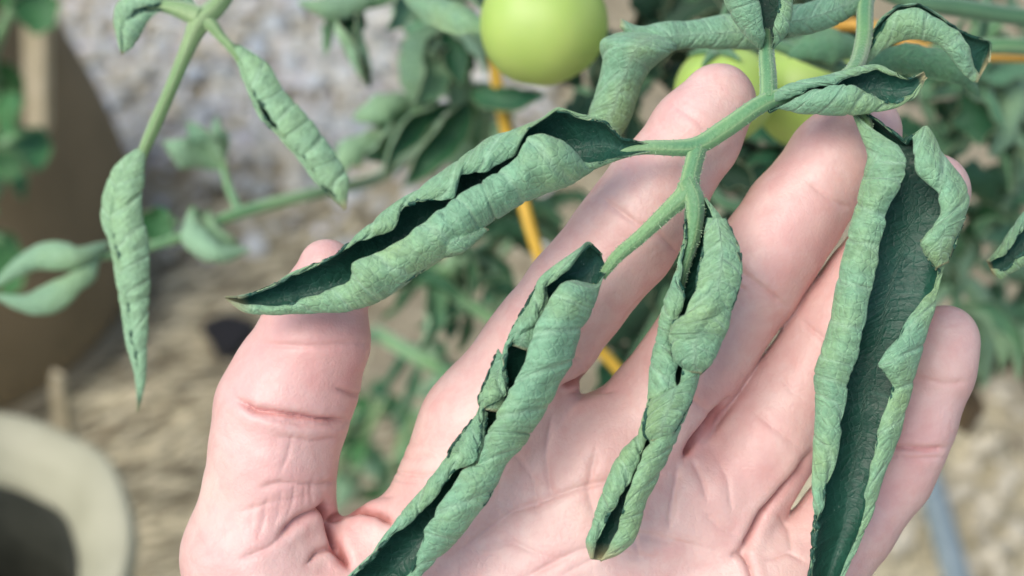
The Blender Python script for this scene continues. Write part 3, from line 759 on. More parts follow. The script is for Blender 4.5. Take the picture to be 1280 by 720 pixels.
sub([(872, 184, 104, 13), (864, 215, 112, 13), (858, 240, 116, 15), (836, 262, 118, 12), (800, 296, 122, 10), (770, 322, 126, 9), (752, 346, 128, 6)])
sub([(858, 226, 118, 13), (868, 252, 124, 14), (866, 290, 124, 12), (854, 335, 122, 9), (847, 375, 118, 5)])
sub([(958, 40, 60, 9), (958, 70, 74, 11), (960, 100, 90, 12), (960, 124, 98, 12)])
sub([(1062, 92, 40, 8), (1072, 118, 60, 8), (1082, 150, 92, 8), (1088, 180, 100, 6)], m=STEM_L)

LA = [  # outer left, left roll edge, right roll edge, outer right
 ((816, 182), (816, 183), (816, 188), (816, 189)),
 ((796, 177), (796, 178), (796, 191), (795, 193)),
 ((776, 171), (776, 173), (774, 196), (773, 199)),
 ((758, 154), (757, 156), (752, 204), (752, 207)),
 ((736, 146), (735, 148), (731, 206), (733, 220)),
 ((722, 142), (721, 145), (718, 188), (722, 229)),
 ((706, 137), (706, 140), (702, 175), (708, 234)),
 ((696, 136), (692, 142), (688, 170), (696, 238)),
 ((674, 150), (654, 165), (659, 172), (672, 246)),
 ((655, 157), (645, 192), (648, 196), (652, 256)),
 ((612, 172), (612, 212), (622, 215), (628, 272)),
 ((586, 190), (577, 221), (600, 231), (606, 284)),
 ((565, 206), (568, 246), (570, 247), (588, 300)),
 ((527, 232), (524, 254), (545, 268), (556, 322)),
 ((490, 254), (507, 258), (512, 295), (520, 345)),
 ((462, 278), (490, 286), (476, 315), (490, 366)),
 ((446, 291), (447, 303), (441, 331), (468, 380)),
 ((420, 318), (422, 318), (438, 350), (440, 388)),
 ((375, 337), (376, 341), (398, 368), (396, 391)),
 ((328, 360), (330, 364), (348, 382), (336, 393)),
 ((298, 369), (300, 372), (306, 381), (305, 390)),
 ((281, 371), (282, 372), (284, 374), (284, 376))]
HA = leaf('leaflet', LA, stalk, [114, 122, 130, 138, 144, 146, 148, 150, 150, 150, 150, 150, 150, 150, 150, 150, 150, 148, 146, 146, 148, 150], seed=3, veins=13, label='longest rolled leaflet, pointing left to the thumb tip')
LB = [
 ((752, 318), (752, 319), (757, 338), (757, 339)),
 ((737, 302), (737, 305), (746, 356), (752, 352)),
 ((722, 311), (712, 337), (722, 351), (745, 372)),
 ((676, 346), (680, 360), (702, 356), (738, 390)),
 ((660, 380), (680, 376), (686, 373), (730, 408)),
 ((640, 412), (668, 408), (670, 408), (722, 435)),
 ((631, 430), (636, 434), (660, 446), (715, 456)),
 ((620, 462), (631, 462), (645, 474), (696, 485)),
 ((604, 486), (632, 495), (634, 495), (682, 513)),
 ((598, 510), (605, 513), (622, 520), (668, 536)),
 ((578, 540), (602, 548), (606, 546), (655, 556)),
 ((564, 558), (594, 580), (598, 580), (630, 586)),
 ((549, 580), (566, 590), (578, 593), (616, 616)),
 ((528, 610), (545, 622), (549, 630), (590, 652)),
 ((500, 645), (516, 648), (533, 664), (562, 686)),
 ((462, 690), (478, 686), (516, 704), (532, 716)),
 ((432, 722), (446, 722), (494, 735), (508, 744)),
 ((400, 765), (410, 765), (455, 772), (462, 776)),
 ((382, 800), (384, 800), (392, 802), (394, 802))]
HB = leaf('leaflet', LB, stalk, [130, 146, 156, 160, 160, 160, 160, 158, 158, 158, 156, 154, 154, 154, 152, 150, 150, 150, 150], seed=7, veins=13, label='rolled leaflet slanting down across the palm')
LC = [
 ((856, 262), (857, 264), (880, 248), (882, 246)),
 ((854, 300), (858, 302), (893, 274), (908, 280)),
 ((842, 350), (850, 352), (880, 330), (923, 320)),
 ((830, 372), (857, 372), (872, 362), (922, 352)),
 ((824, 398), (848, 400), (852, 398), (914, 388)),
 ((818, 430), (838, 428), (840, 418), (900, 425)),
 ((814, 455), (846, 455), (850, 452), (886, 452)),
 ((808, 490), (846, 484), (852, 476), (874, 474)),
 ((806, 512), (828, 512), (832, 508), (862, 508)),
 ((798, 542), (812, 545), (818, 544), (846, 540)),
 ((776, 566), (800, 572), (803, 574), (836, 566)),
 ((758, 598), (784, 606), (787, 608), (823, 598)),
 ((746, 634), (770, 634), (778, 638), (806, 634)),
 ((735, 662), (752, 662), (772, 664), (795, 672)),
 ((732, 680), (744, 684), (762, 686), (775, 692)),
 ((738, 699), (742, 699), (750, 701), (754, 701))]
HC = leaf('leaflet', LC, stalk, [128, 132, 138, 144, 146, 146, 146, 146, 146, 146, 146, 146, 146, 144, 142, 140], seed=12, veins=11, label='shortest rolled leaflet hanging over the middle of the palm', relief=4)
LD = [
 ((1064, 140), (1066, 140), (1082, 142), (1084, 143)),
 ((1074, 165), (1084, 155), (1098, 152), (1100, 152)),
 ((1085, 195), (1122, 182), (1134, 180), (1138, 177)),
 ((1079, 214), (1134, 202), (1139, 172), (1157, 157)),
 ((1074, 230), (1133, 220), (1146, 212), (1177, 188)),
 ((1066, 262), (1118, 250), (1172, 240), (1202, 222)),
 ((1060, 288), (1106, 275), (1176, 266), (1212, 252)),
 ((1050, 330), (1098, 318), (1152, 305), (1200, 288)),
 ((1042, 365), (1092, 352), (1170, 338), (1182, 330)),
 ((1034, 410), (1086, 388), (1168, 362), (1172, 362)),
 ((1026, 440), (1074, 432), (1136, 396), (1166, 398)),
 ((1017, 472), (1062, 470), (1096, 458), (1148, 458)),
 ((1016, 490), (1059, 488), (1116, 482), (1140, 492)),
 ((1017, 545), (1052, 545), (1096, 540), (1126, 542)),
 ((1014, 585), (1040, 592), (1091, 576), (1116, 568)),
 ((1014, 622), (1031, 625), (1084, 608), (1105, 598)),
 ((1018, 660), (1021, 660), (1080, 648), (1089, 646)),
 ((1014, 695), (1018, 695), (1066, 684), (1073, 684)),
 ((1010, 730), (1012, 730), (1050, 724), (1054, 724)),
 ((1008, 775), (1009, 775), (1028, 775), (1030, 775))]
HD = leaf('leaflet', LD, stalk, [96, 106, 116, 124, 128, 128, 128, 128, 128, 126, 126, 126, 126, 126, 126, 126, 126, 126, 126, 126], seed=17, veins=14, label='widest leaflet, at the right, rolled at both edges with its dark face showing', hb=34)
LE = [
 ((958, 128), (959, 128), (962, 140), (960, 140)),
 ((972, 112), (988, 124), (990, 126), (974, 136)),
 ((990, 103), (1012, 112), (1014, 114), (998, 140)),
 ((1026, 96), (1044, 106), (1046, 106), (1030, 143)),
 ((1062, 88), (1064, 96), (1066, 108), (1064, 144)),
 ((1096, 82), (1096, 86), (1096, 121), (1096, 140)),
 ((1118, 91), (1117, 94), (1116, 127), (1120, 135)),
 ((1136, 98), (1136, 100), (1140, 118), (1146, 120)),
 ((1155, 90), (1155, 91), (1158, 96), (1158, 97))]
leaf('leaflet', LE, stalk, [100, 106, 112, 118, 120, 120, 120, 118, 116], seed=21, veins=7, label='small scoop-shaped leaflet pointing right above the ring finger', curl=.2)
LF = [
 ((950, 62), (952, 62), (964, 62), (966, 62)),
 ((936, 50), (955, 46), (968, 46), (980, 48)),
 ((918, 25), (950, 22), (970, 24), (988, 28)),
 ((905, -4), (946, -4), (972, -2), (991, -2)),
 ((908, -50), (940, -48), (968, -46), (984, -48)),
 ((930, -95), (940, -95), (950, -95), (955, -95))]
leaf('leaflet', LF, stalk, [74, 84, 90, 92, 90, 90], seed=25, veins=7, label='leaflet at the top edge folded upright around a dark centre')

def join(a, b):
    import bmesh
    bm = bmesh.new(); bm.from_mesh(a.data); bm.from_mesh(b.data); bm.to_mesh(a.data); bm.free()
    me = b.data; bpy.data.objects.remove(b); bpy.data.meshes.remove(me)
def lobe(host, st, zc, seed, **k):
    join(host, leaf('lobe', st, stalk, zc, seed=seed, veins=4, flip=True, relief=k.pop('relief', 1.8), hscale=k.pop('hscale', .8), **k))
lobe(HC, [((884, 272), (885, 273), (906, 272), (908, 273)), ((878, 310), (880, 312), (922, 310), (925, 314)), ((871, 350), (873, 352), (924, 348), (926, 350)), ((872, 374), (874, 375), (912, 384), (915, 384)), ((884, 386), (885, 387), (902, 392), (904, 392))], [150, 160, 166, 166, 160], 61, hscale=.5, relief=2.8)
lobe(HC, [((866, 386), (868, 388), (906, 376), (912, 378)), ((842, 402), (846, 404), (904, 402), (911, 404)), ((836, 424), (840, 426), (896, 428), (902, 428)), ((844, 450), (848, 451), (884, 452), (892, 451)), ((860, 466), (862, 466), (874, 468), (878, 467))], [160, 168, 170, 168, 160], 63, hscale=.5, relief=2.8)
lobe(HC, [((812, 500), (814, 498), (862, 470), (872, 468)), ((806, 520), (810, 520), (860, 505), (864, 502)), ((803, 540), (806, 540), (846, 530), (851, 528)), ((812, 552), (814, 552), (836, 548), (840, 547))], [158, 164, 164, 158], 65, hscale=.5, relief=2.8)
lobe(HA, [((540, 300), (541, 302), (556, 320), (558, 322)), ((558, 288), (560, 290), (574, 314), (577, 316)), ((580, 284), (582, 286), (590, 304), (592, 306)), ((604, 282), (605, 283), (610, 286), (611, 287))], [158, 164, 162, 156], 67, m=(UNDER_O, UPPER))
lobe(HA, [((474, 345), (475, 346), (486, 368), (487, 370)), ((490, 336), (492, 338), (504, 352), (506, 354)), ((520, 328), (521, 329), (526, 338), (527, 339)), ((540, 324), (540, 325), (543, 328), (543, 329))], [158, 164, 162, 156], 69, m=(UNDER_O, UPPER))
lobe(HB, [((568, 618), (569, 620), (582, 640), (584, 642)), ((576, 606), (578, 608), (606, 628), (608, 628)), ((592, 596), (594, 597), (616, 606), (618, 606)), ((612, 586), (613, 587), (624, 590), (625, 590))], [158, 164, 162, 156], 71, m=(UNDER_O, UPPER))

lobe(HB, [((622, 436), (623, 438), (630, 446), (632, 448)), ((608, 472), (610, 474), (632, 474), (634, 474)), ((597, 497), (600, 500), (632, 500), (636, 497)), ((600, 512), (604, 515), (620, 519), (626, 516))], [156, 162, 164, 156], 73, hscale=.45, relief=2.6)
lobe(HB, [((602, 510), (603, 512), (608, 516), (610, 516)), ((580, 536), (583, 538), (603, 542), (607, 542)), ((561, 562), (564, 566), (597, 574), (602, 572)), ((562, 580), (566, 583), (586, 593), (594, 590))], [154, 162, 163, 155], 75, hscale=.45, relief=2.6)
lobe(HB, [((676, 348), (677, 350), (682, 356), (684, 358)), ((652, 388), (655, 390), (680, 388), (684, 388)), ((636, 418), (640, 420), (668, 424), (672, 424)), ((634, 430), (636, 431), (658, 440), (662, 440))], [155, 163, 163, 155], 77, hscale=.45, relief=2.6)
lobe(HD, [((1150, 300), (1154, 302), (1204, 272), (1208, 272)), ((1156, 318), (1159, 320), (1192, 302), (1196, 302)), ((1170, 336), (1171, 337), (1184, 328), (1186, 328))], [138, 146, 138], 79)
# second leaf of the same plant, behind
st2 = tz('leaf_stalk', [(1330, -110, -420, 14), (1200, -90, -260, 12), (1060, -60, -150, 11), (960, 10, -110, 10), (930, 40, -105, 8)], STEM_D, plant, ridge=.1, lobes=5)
LG1 = [((948, 14), (944, 36), (944, 40), (950, 62)), ((905, 18), (900, 40), (900, 44), (905, 63)), ((860, 25), (858, 44), (858, 46), (858, 62)),
       ((825, 27), (822, 45), (822, 48), (826, 66)), ((800, 32), (800, 42), (800, 45), (800, 54)), ((776, 23), (776, 27), (776, 29), (774, 34))]
leaf('leaflet', LG1, st2, [-95, -85, -75, -65, -58, -55], flip=True, seed=31, veins=7, relief=2.5)
LG2 = [((812, 34), (814, 38), (846, 48), (850, 52)), ((752, 48), (770, 60), (800, 70), (842, 66)), ((751, 84), (765, 90), (790, 95), (818, 84)), ((744, 118), (755, 122), (785, 125), (803, 106)),
       ((734, 150), (745, 155), (768, 155), (786, 152)), ((728, 180), (736, 185), (752, 185), (768, 180)), ((730, 204), (734, 206), (742, 206), (748, 204))]
leaf('leaflet', LG2, st2, [-75, -55, -60, -70, -80, -85, -90], flip=True, seed=35, veins=8, relief=3)
LI = [((985, 6), (985, 20), (985, 28), (986, 46)), ((1010, 2), (1012, 18), (1012, 22), (1012, 42)), ((1040, -8), (1044, 10), (1044, 14), (1048, 30)), ((1080, -24), (1082, -10), (1082, -4), (1086, 8)), ((1118, -38), (1118, -34), (1119, -32), (1120, -28))]
leaf('leaflet', LI, st2, [-30, -30, -40, -60, -80], flip=True, seed=39, veins=5, relief=2)
LH = [((1066, 86), (1067, 87), (1070, 89), (1071, 90)), ((1090, 42), (1091, 43), (1094, 46), (1106, 62)), ((1102, 22), (1103, 23), (1106, 26), (1122, 53)), ((1122, 8), (1123, 9), (1125, 13), (1140, 50)),
      ((1148, 5), (1149, 6), (1150, 10), (1160, 52)), ((1176, 20), (1177, 21), (1177, 25), (1178, 60)), ((1200, 38), (1200, 39), (1200, 44), (1194, 80)), ((1218, 47), (1218, 48), (1212, 60), (1206, 96)), ((1238, 53), (1238, 54), (1218, 82), (1216, 103)), ((1236, 78), (1236, 79), (1226, 96), (1222, 103))]
leaf('leaflet', LH, st2, [-40, -25, -15, -5, 0, 0, -5, -10, -15, -15], seed=43, veins=6, relief=1.6, hscale=.7, label='pale arching leaflet above the ring finger with an open cupped tip')
blade('leaflet', [(1075, 95, .285), (1130, 72, .287), (1200, 90, .290), (1225, 120, .295)], .008, st2, 175, 50, (UNDER_B, UPPER), seed=4)

def fuzz(parent, objs, count, ln, seed):
    r = np.random.default_rng(seed); Vs = []; par = parent
    while par.parent: par = par.parent
    org = np.array(par.location)
    for o in objs:
        me = o.data; n = len(me.vertices); co = np.zeros(n*3); me.vertices.foreach_get('co', co); co = co.reshape(-1, 3)+org
        no = np.zeros(n*3); me.vertex_normals.foreach_get('vector', no); no = no.reshape(-1, 3)
        k = int(count*n/sum(len(q.data.vertices) for q in objs)); i = r.integers(0, n, k); j = r.integers(0, n, k)
        b = co[i]+r.normal(size=(k, 3))*S*3*0; d_ = no[i]+r.normal(size=(k, 3))*.45; d_ /= np.linalg.norm(d_, axis=1, keepdims=True)
        sd_ = np.cross(d_, FWD[None]); sd_ /= np.maximum(np.linalg.norm(sd_, axis=1, keepdims=True), 1e-6)
        L = (r.uniform(.4, 1, k)*ln*S)[:, None]; w_ = .36*S
        t0 = r.uniform(-1, 1, (k, 1))*3*S*np.cross(no[i], sd_)
        Vs.append(np.stack([b+t0+sd_*w_-no[i]*S, b+t0-sd_*w_-no[i]*S, b+t0+d_*L], 1).reshape(-1, 3))
    V = np.concatenate(Vs); F = np.arange(len(V)).reshape(-1, 3)
    o = mk('hairs', V, F, HAIR, parent, smooth=False); o['kind'] = 'stuff'
HAIR = simple('pale_plant_hair', (.24, .42, .22), (.34, .50, .30), 50, .6, 0)
fuzz(stalk, [stalk]+[c for c in stalk.children if c.name.startswith('stalk_branch')], 4200, 5, 3)

# leaf entering at the right edge
LR = [((1330, 232), (1330, 255), (1330, 290), (1330, 318)), ((1282, 262), (1284, 284), (1284, 308), (1284, 332)), ((1252, 300), (1258, 314), (1258, 334), (1258, 346)), ((1238, 320), (1241, 326), (1246, 336), (1247, 348)), ((1233, 326), (1234, 328), (1238, 336), (1240, 342))]
st3 = tz('leaf_stalk', [(1470, 150, -590, 12), (1440, 200, -300, 11), (1390, 230, -60, 9), (1335, 275, 0, 8)], STEM, plant)
leaf('leaflet', LR, st3, [0, 0, 0, 0, 0], seed=47, veins=6, label='dark leaflet with a pale rolled edge at the right border', hb=14)
# branches at the top right
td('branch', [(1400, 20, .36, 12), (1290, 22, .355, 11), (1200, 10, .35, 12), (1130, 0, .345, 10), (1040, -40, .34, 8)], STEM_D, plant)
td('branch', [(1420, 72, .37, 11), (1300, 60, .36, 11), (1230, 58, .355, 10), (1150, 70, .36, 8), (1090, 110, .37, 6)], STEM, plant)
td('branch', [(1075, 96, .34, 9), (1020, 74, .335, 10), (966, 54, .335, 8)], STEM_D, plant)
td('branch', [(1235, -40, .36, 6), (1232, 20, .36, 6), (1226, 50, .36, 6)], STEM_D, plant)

# ================================================================== TOMATOES
def tomato_material(name, a, b_, ctr):
    m, t, b = mat(name); k = NB(t); co = k.obj(); n = k.noise(35, 3, vec=co)
    sx = k.n('ShaderNodeSeparateXYZ'); k.l(co, sx.inputs[0])
    c = k.mix(k.ramp(n.outputs[0], [(.35, (0, 0, 0)), (.7, (1, 1, 1))]).outputs[0], a, b_)
    k.l(c, b.inputs['Base Color']); b.inputs['Roughness'].default_value = .42
    b.inputs['Subsurface Weight'].default_value = .3; b.inputs['Subsurface Radius'].default_value = (.6, 1, .2); b.inputs['Subsurface Scale'].default_value = .004
    return m
TOM = tomato_material('unripe_tomato', (.36, .54, .12), (.45, .61, .165), 0)
def tomato(px, py, d, rpx, label, up=(0.1, 0, 1), group=None):
    c = P(np.array(float(px)), np.array(float(py)), np.array(d)); r = rpx*d/FPX
    t = empty('tomato', c, label, 'tomato', group)
    nu, nv = 34, 48; th = np.linspace(0, math.pi, nu); ph = np.linspace(0, 2*math.pi, nv, endpoint=False)
    R = r*(1-.10*np.exp(-(th/.35)**2)-.03*np.exp(-((math.pi-th)/.3)**2))[:, None]*(1+(.018*np.cos(5*ph)+.012*np.cos(3*ph+1))[None]*np.sin(th)[:, None]+.012*np.cos(2*ph+.7)[None]*np.sin(2*th)[:, None])
    V = np.stack([R*np.sin(th)[:, None]*np.cos(ph), R*np.sin(th)[:, None]*np.sin(ph), .95*R*np.cos(th)[:, None]*np.ones((1, nv))], -1).reshape(-1, 3)
    q = np.array(Vector((0, 0, 1)).rotation_difference(Vector(up)).to_matrix())
    mk('fruit', V@q.T+c, grid_faces(nu, nv, True)[:, ::-1], TOM, t)
    for k in range(5):
        a = k*2*math.pi/5+.3; pts = np.array([[0, 0, .86*r], [.3*r*math.cos(a), .3*r*math.sin(a), .93*r], [.62*r*math.cos(a), .62*r*math.sin(a), .86*r]])@q.T+c
        tube('sepal', pts, [.07*r, .08*r, .02*r], STEM_D, t, seg=8)
    tube('fruit_stalk', np.array([[0, 0, .85*r], [.05*r, 0, 1.3*r], [.3*r, .1*r, 1.8*r]])@q.T+c, [.08*r, .07*r, .07*r], STEM_D, t, seg=10)
    return t
tomato(678, 30, .345, 80, 'whole pale green tomato in full view at the top, left of the fingers', (.1, .25, 1), 'green tomatoes')
tomato(905, 118, .345, 64, 'green tomato mostly hidden behind the index fingertip', (-.2, .3, 1), 'green tomatoes')
tomato(1010, 118, .365, 70, 'yellowish green tomato behind the middle finger, under the small scooped leaflet', (.1, .3, 1), 'green tomatoes')

blade('leaflet', [(1078, 60, .335), (1050, 52, .33), (1015, 56, .328), (985, 70, .33)], .012, st2, 170, 60, (UNDER_B, UPPER), seed=92)
# ================================================================== LEFT SHOOT
lb = G(420, -330)
shoot = empty('tomato_plant', lb, 'tomato shoot hanging at the upper left with two narrow spiral-rolled leaflets', 'plant')
tube('main_stem', np.array([lb, lb*.5+P(np.array(380.), np.array(-260.), np.array(.40))*.5, P(np.array(380.), np.array(-260.), np.array(.36)), P(np.array(330.), np.array(-110.), np.array(.33))]), [.006, .005, .004, .003], STEM_L, shoot)
ls = tz('leaf_stalk', [(330, -110, -390, 13), (300, -40, -270, 12), (274, 4, -250, 13), (250, 28, -245, 15), (238, 52, -245, 11), (216, 105, -245, 9), (192, 160, -245, 9), (176, 200, -245, 7), (168, 260, -248, 4)], STEM_L, shoot, ridge=.12, lobes=4)
tz('stalk_branch', [(246, 24, -245, 13), (262, 30, -244, 11), (276, 46, -243, 7), (294, 66, -244, 6), (306, 92, -246, 3)], STEM_L, ls)
tz('stalk_branch', [(250, 22, -245, 16), (225, 12, -246, 13), (205, 8, -246, 9), (185, 10, -246, 5)], STEM_L, ls)
UL = (UNDER_L, UPPER)
J1 = [((170, 186), (172, 188), (176, 188), (182, 186)), ((150, 200), (160, 206), (162, 206), (181, 205)), ((136, 220), (150, 226), (152, 226), (180, 226)), ((127, 255), (143, 258), (145, 258), (177, 258)),
      ((129, 282), (141, 284), (143, 284), (181, 282)), ((137, 308), (146, 310), (148, 310), (186, 308)), ((144, 352), (154, 352), (156, 352), (187, 350)), ((152, 397), (162, 398), (164, 398), (187, 392)),
      ((159, 435), (168, 436), (170, 436), (184, 436)), ((168, 472), (173, 474), (175, 474), (182, 474)), ((171, 498), (173, 499), (174, 499), (177, 499)), ((171, 514), (171.5, 514), (172, 514), (173, 514))]
J1 = [(a, (b[0]+4, b[1]), (c[0]-3, c[1]), d_) for a, b, c, d_ in J1[:-2]]+J1[-2:]
leaf('leaflet', J1, ls, [-242], m=UL, seed=51, veins=11, relief=3.5, hscale=.8)
J2 = [((291, 56), (292, 58), (294, 58), (300, 56)), ((300, 90), (306, 88), (308, 86), (332, 78)), ((312, 124), (319, 121), (322, 120), (357, 116)), ((326, 151), (330, 145), (336, 142), (373, 136)), ((343, 168), (350, 164), (352, 163), (388, 152)),
      ((360, 186), (367, 182), (369, 181), (406, 176)), ((376, 206), (384, 201), (386, 200), (422, 198)), ((392, 227), (398, 222), (400, 222), (432, 218)), ((414, 248), (417, 245), (418, 244), (435, 238)), ((430, 262), (430.5, 262), (431, 262), (433, 261))]
J2 = [(a, (b[0]+3, b[1]-2), (c[0]-2, c[1]+2), d_) if i != 3 else (a, b, c, d_) for i, (a, b, c, d_) in enumerate(J2[:-2])]+J2[-2:]
leaf('leaflet', J2, ls, [-242], m=UL, seed=55, veins=9, relief=3.5, hscale=.75)
J3 = [((204, 3), (204, 4), (204, 11), (204, 12)), ((184, -8), (188, 8), (188, 14), (192, 20)), ((164, -8), (172, 10), (176, 12), (184, 30)), ((146, 4), (162, 22), (160, 21), (178, 42)), ((141, 26), (155, 34), (154, 33), (170, 52)), ((145, 46), (153, 50), (153, 49), (164, 60)), ((151, 68), (152, 68), (153, 68), (155, 67))]
fuzz(ls, [ls]+[c for c in ls.children if c.name.startswith('stalk_branch')], 2000, 4.5, 4)
leaf('leaflet', J3, ls, [-240], m=UL, seed=59, veins=5, relief=2.5, hscale=.8)
blade('leaflet', [(250, 20, .31), (222, 0, .31), (190, -30, .305), (170, -70, .30)], .008, ls, 170, 60, UL, seed=5)

# ================================================================== BLURRED PLANTS BEHIND
def shoot_low():
    b = G(560, 60)
    r = empty('tomato_plant', b, 'out-of-focus low tomato shoot crossing the gravel behind the hanging leaflets', 'plant')
    s_ = td('leaf_stalk', [(560, 150, .56, 7), (480, 218, .50, 8), (400, 240, .46, 8), (300, 266, .44, 8), (210, 302, .43, 6), (130, 320, .42, 5), (90, 318, .415, 4)], STEM, r)
    UB = (UNDER_L, UNDER_B)
    td('main_stem', [(600, 120, .75, 7), (575, 130, .64, 7), (560, 150, .56, 7)], STEM, r)
    blade('leaflet', [(138, 302, .42), (95, 318, .41), (40, 322, .41), (-15, 362, .41)], .011, s_, 175, 75, (UNDER_L, UNDER_L), seed=2)
    blade('leaflet', [(128, 308, .42), (90, 350, .41), (40, 378, .405), (-12, 368, .405)], .011, s_, 170, 80, (UNDER_L, UNDER_L), seed=3)
    blade('leaflet', [(238, 262, .43), (240, 292, .425), (268, 316, .42), (312, 312, .425)], .012, s_, 180, 70, (UNDER_L, UNDER), seed=5)
    blade('leaflet', [(262, 262, .43), (270, 282, .43), (290, 300, .43), (300, 306, .435)], .010, s_, -40, 80, (UNDER_L, UNDER_L), seed=6)
    td('stalk_branch', [(300, 266, .44, 6), (286, 235, .445, 5), (278, 205, .45, 4)], STEM, s_)
    td('stalk_branch', [(262, 276, .438, 6), (250, 268, .435, 5), (240, 262, .43, 4)], STEM, s_)
    blade('leaflet', [(280, 212, .45), (252, 200, .445), (225, 190, .44), (204, 178, .44)], .014, s_, 200, 60, UB, seed=7)
    blade('leaflet', [(280, 212, .45), (262, 185, .445), (248, 168, .44), (236, 152, .44)], .013, s_, 20, 60, (UNDER_L, UNDER), seed=8)
    blade('leaflet', [(280, 212, .45), (276, 188, .445), (274, 168, .44), (272, 146, .44)], .010, s_, 150, 60, UB, seed=9)
    blade('leaflet', [(205, 260, .45), (196, 280, .45), (214, 300, .45)], .014, s_, 20, 40, (UNDER_B, BRIGHT), seed=10)
    return r
shoot_low()
def tangle(name, label, base, stalks, leaves, seed, m, fac=(0, 180), width=(.010, .02), curl=(40, 110), ln=(40, 90), nl=None, col=STEM):
    """a leafy plant: stalks given as (px, py, depth, r) lists, leaflets growing from them with random set"""
    r = np.random.default_rng(seed); root = empty('tomato_plant', base, label, 'plant')
    for si, s_ in enumerate(stalks):
        st = td('leaf_stalk', s_, col, root); p = spline(np.array(s_, float), 40)
        for k in range(leaves[si]):
            i = int(3+(36)*(k+.5)/leaves[si]); x, y, d_, _ = p[i]
            a = r.uniform(0, 6.28); L = r.uniform(*ln)
            dz = r.uniform(-.02, .02)
            pts = [(x, y, d_), (x+L*.4*math.cos(a), y+L*.4*math.sin(a)-4, d_+dz*.4), (x+L*.8*math.cos(a+.15), y+L*.8*math.sin(a+.15)+6, d_+dz), (x+L*math.cos(a+.3), y+L*math.sin(a+.3)+14, d_+dz*1.3)]
            f = r.uniform(-70, 70)+(180 if r.uniform() < fac[1]/360. else 0)
            blade('leaflet', pts, r.uniform(*width), st, f, r.uniform(*curl), m[r.integers(len(m))], seed=int(r.integers(1000)), n=18, nv=9)
    return root
UB = (UNDER_B, UPPER_B); DK = (UPPER_B, UPPER_B); LT = (UNDER_L, UPPER_B); PL = (UNDER_L, UNDER_B)
t1 = tangle('tangle', 'out-of-focus pale green tomato shoot left of the whole tomato', G(600, -120),
       [[(560, -90, .44, 7), (500, -10, .43, 7), (450, 8, .425, 6), (400, 12, .42, 5)], [(560, -90, .44, 7), (555, 20, .45, 7), (530, 120, .46, 6), (480, 190, .47, 5)], [(555, 20, .45, 6), (590, 120, .47, 6), (600, 210, .48, 5)]],
       [6, 18, 18], 31, [PL, PL, LT, (UNDER_L, UNDER_L)], ln=(30, 75), width=(.008, .016))
s0 = [c for c in t1.children if c.name.startswith('leaf_stalk')][0]
blade('leaflet', [(440, 4, .425), (432, 30, .42), (446, 70, .42), (462, 108, .425)], .022, s0, 10, 135, (UNDER_L, UPPER_B), seed=12)
for pts, wd_, f_, cu_, m_, sd_ in (
   ([(552, 30, .45), (538, 70, .445), (522, 100, .445), (514, 128, .45)], .023, 185, 40, PL, 71), ([(560, 130, .46), (520, 150, .455), (490, 190, .45), (478, 222, .45)], .016, 30, 100, LT, 72),
   ([(585, 130, .46), (560, 165, .455), (530, 200, .45), (505, 232, .45)], .020, 20, 95, LT, 73), ([(600, 150, .47), (620, 180, .46), (610, 215, .455), (590, 240, .455)], .018, 160, 60, PL, 74),
   ([(590, 118, .44), (620, 126, .435), (650, 126, .435), (680, 118, .44)], .010, 10, 50, DK, 75), ([(520, 120, .46), (490, 128, .455), (462, 140, .455), (440, 148, .46)], .012, 180, 60, PL, 76),
   ([(480, 190, .47), (455, 182, .465), (432, 196, .46), (425, 220, .46)], .014, 175, 70, PL, 77), ([(470, -12, .42), (440, 2, .415), (405, 8, .41), (372, 2, .41)], .012, 180, 80, PL, 78),
   ([(560, 30, .45), (566, 70, .445), (575, 110, .445)], .013, 15, 60, LT, 79)):
    blade('leaflet', pts, wd_, s0, f_, cu_, m_, seed=sd_)
blade('leaflet', [(500, -10, .36), (545, 8, .355), (585, 25, .35), (622, 40, .35)], .011, s0, 190, 70, (UNDER, UPPER), seed=14)
blade('leaflet', [(560, -20, .36), (585, -5, .352), (608, 15, .35), (625, 38, .35)], .008, s0, 40, 70, (UNDER, UPPER), seed=15)
tangle('weeds', 'dark stalks and curled leaves seen between the longest leaflet and the index finger', G(640, 330),
       [[(700, 250, .55, 9), (620, 300, .52, 9), (560, 340, .50, 9), (500, 360, .49, 7)], [(530, 330, .52, 9), (570, 368, .50, 10), (620, 402, .50, 9)], [(470, 415, .60, 9), (520, 445, .58, 10), (590, 480, .58, 9)], [(690, 300, .52, 7), (640, 280, .5, 6), (560, 310, .49, 5)]],
       [15, 9, 9, 15], 41, [UB, DK, PL, PL], ln=(40, 85), width=(.008, .016), curl=(70, 130))
tangle('weeds', 'small bright weeds on the ground in the gap between thumb and index finger', G(470, 560),
       [[(440, 620, .80, 6), (450, 560, .76, 6), (480, 500, .74, 5)], [(480, 640, .80, 6), (500, 560, .76, 6), (520, 520, .75, 5)], [(420, 600, .80, 5), (430, 540, .78, 5), (440, 480, .77, 4)]],
       [12, 12, 9], 43, [(UNDER_B, BRIGHT), UB, LT], ln=(25, 50), width=(.010, .02), col=STEM_L)
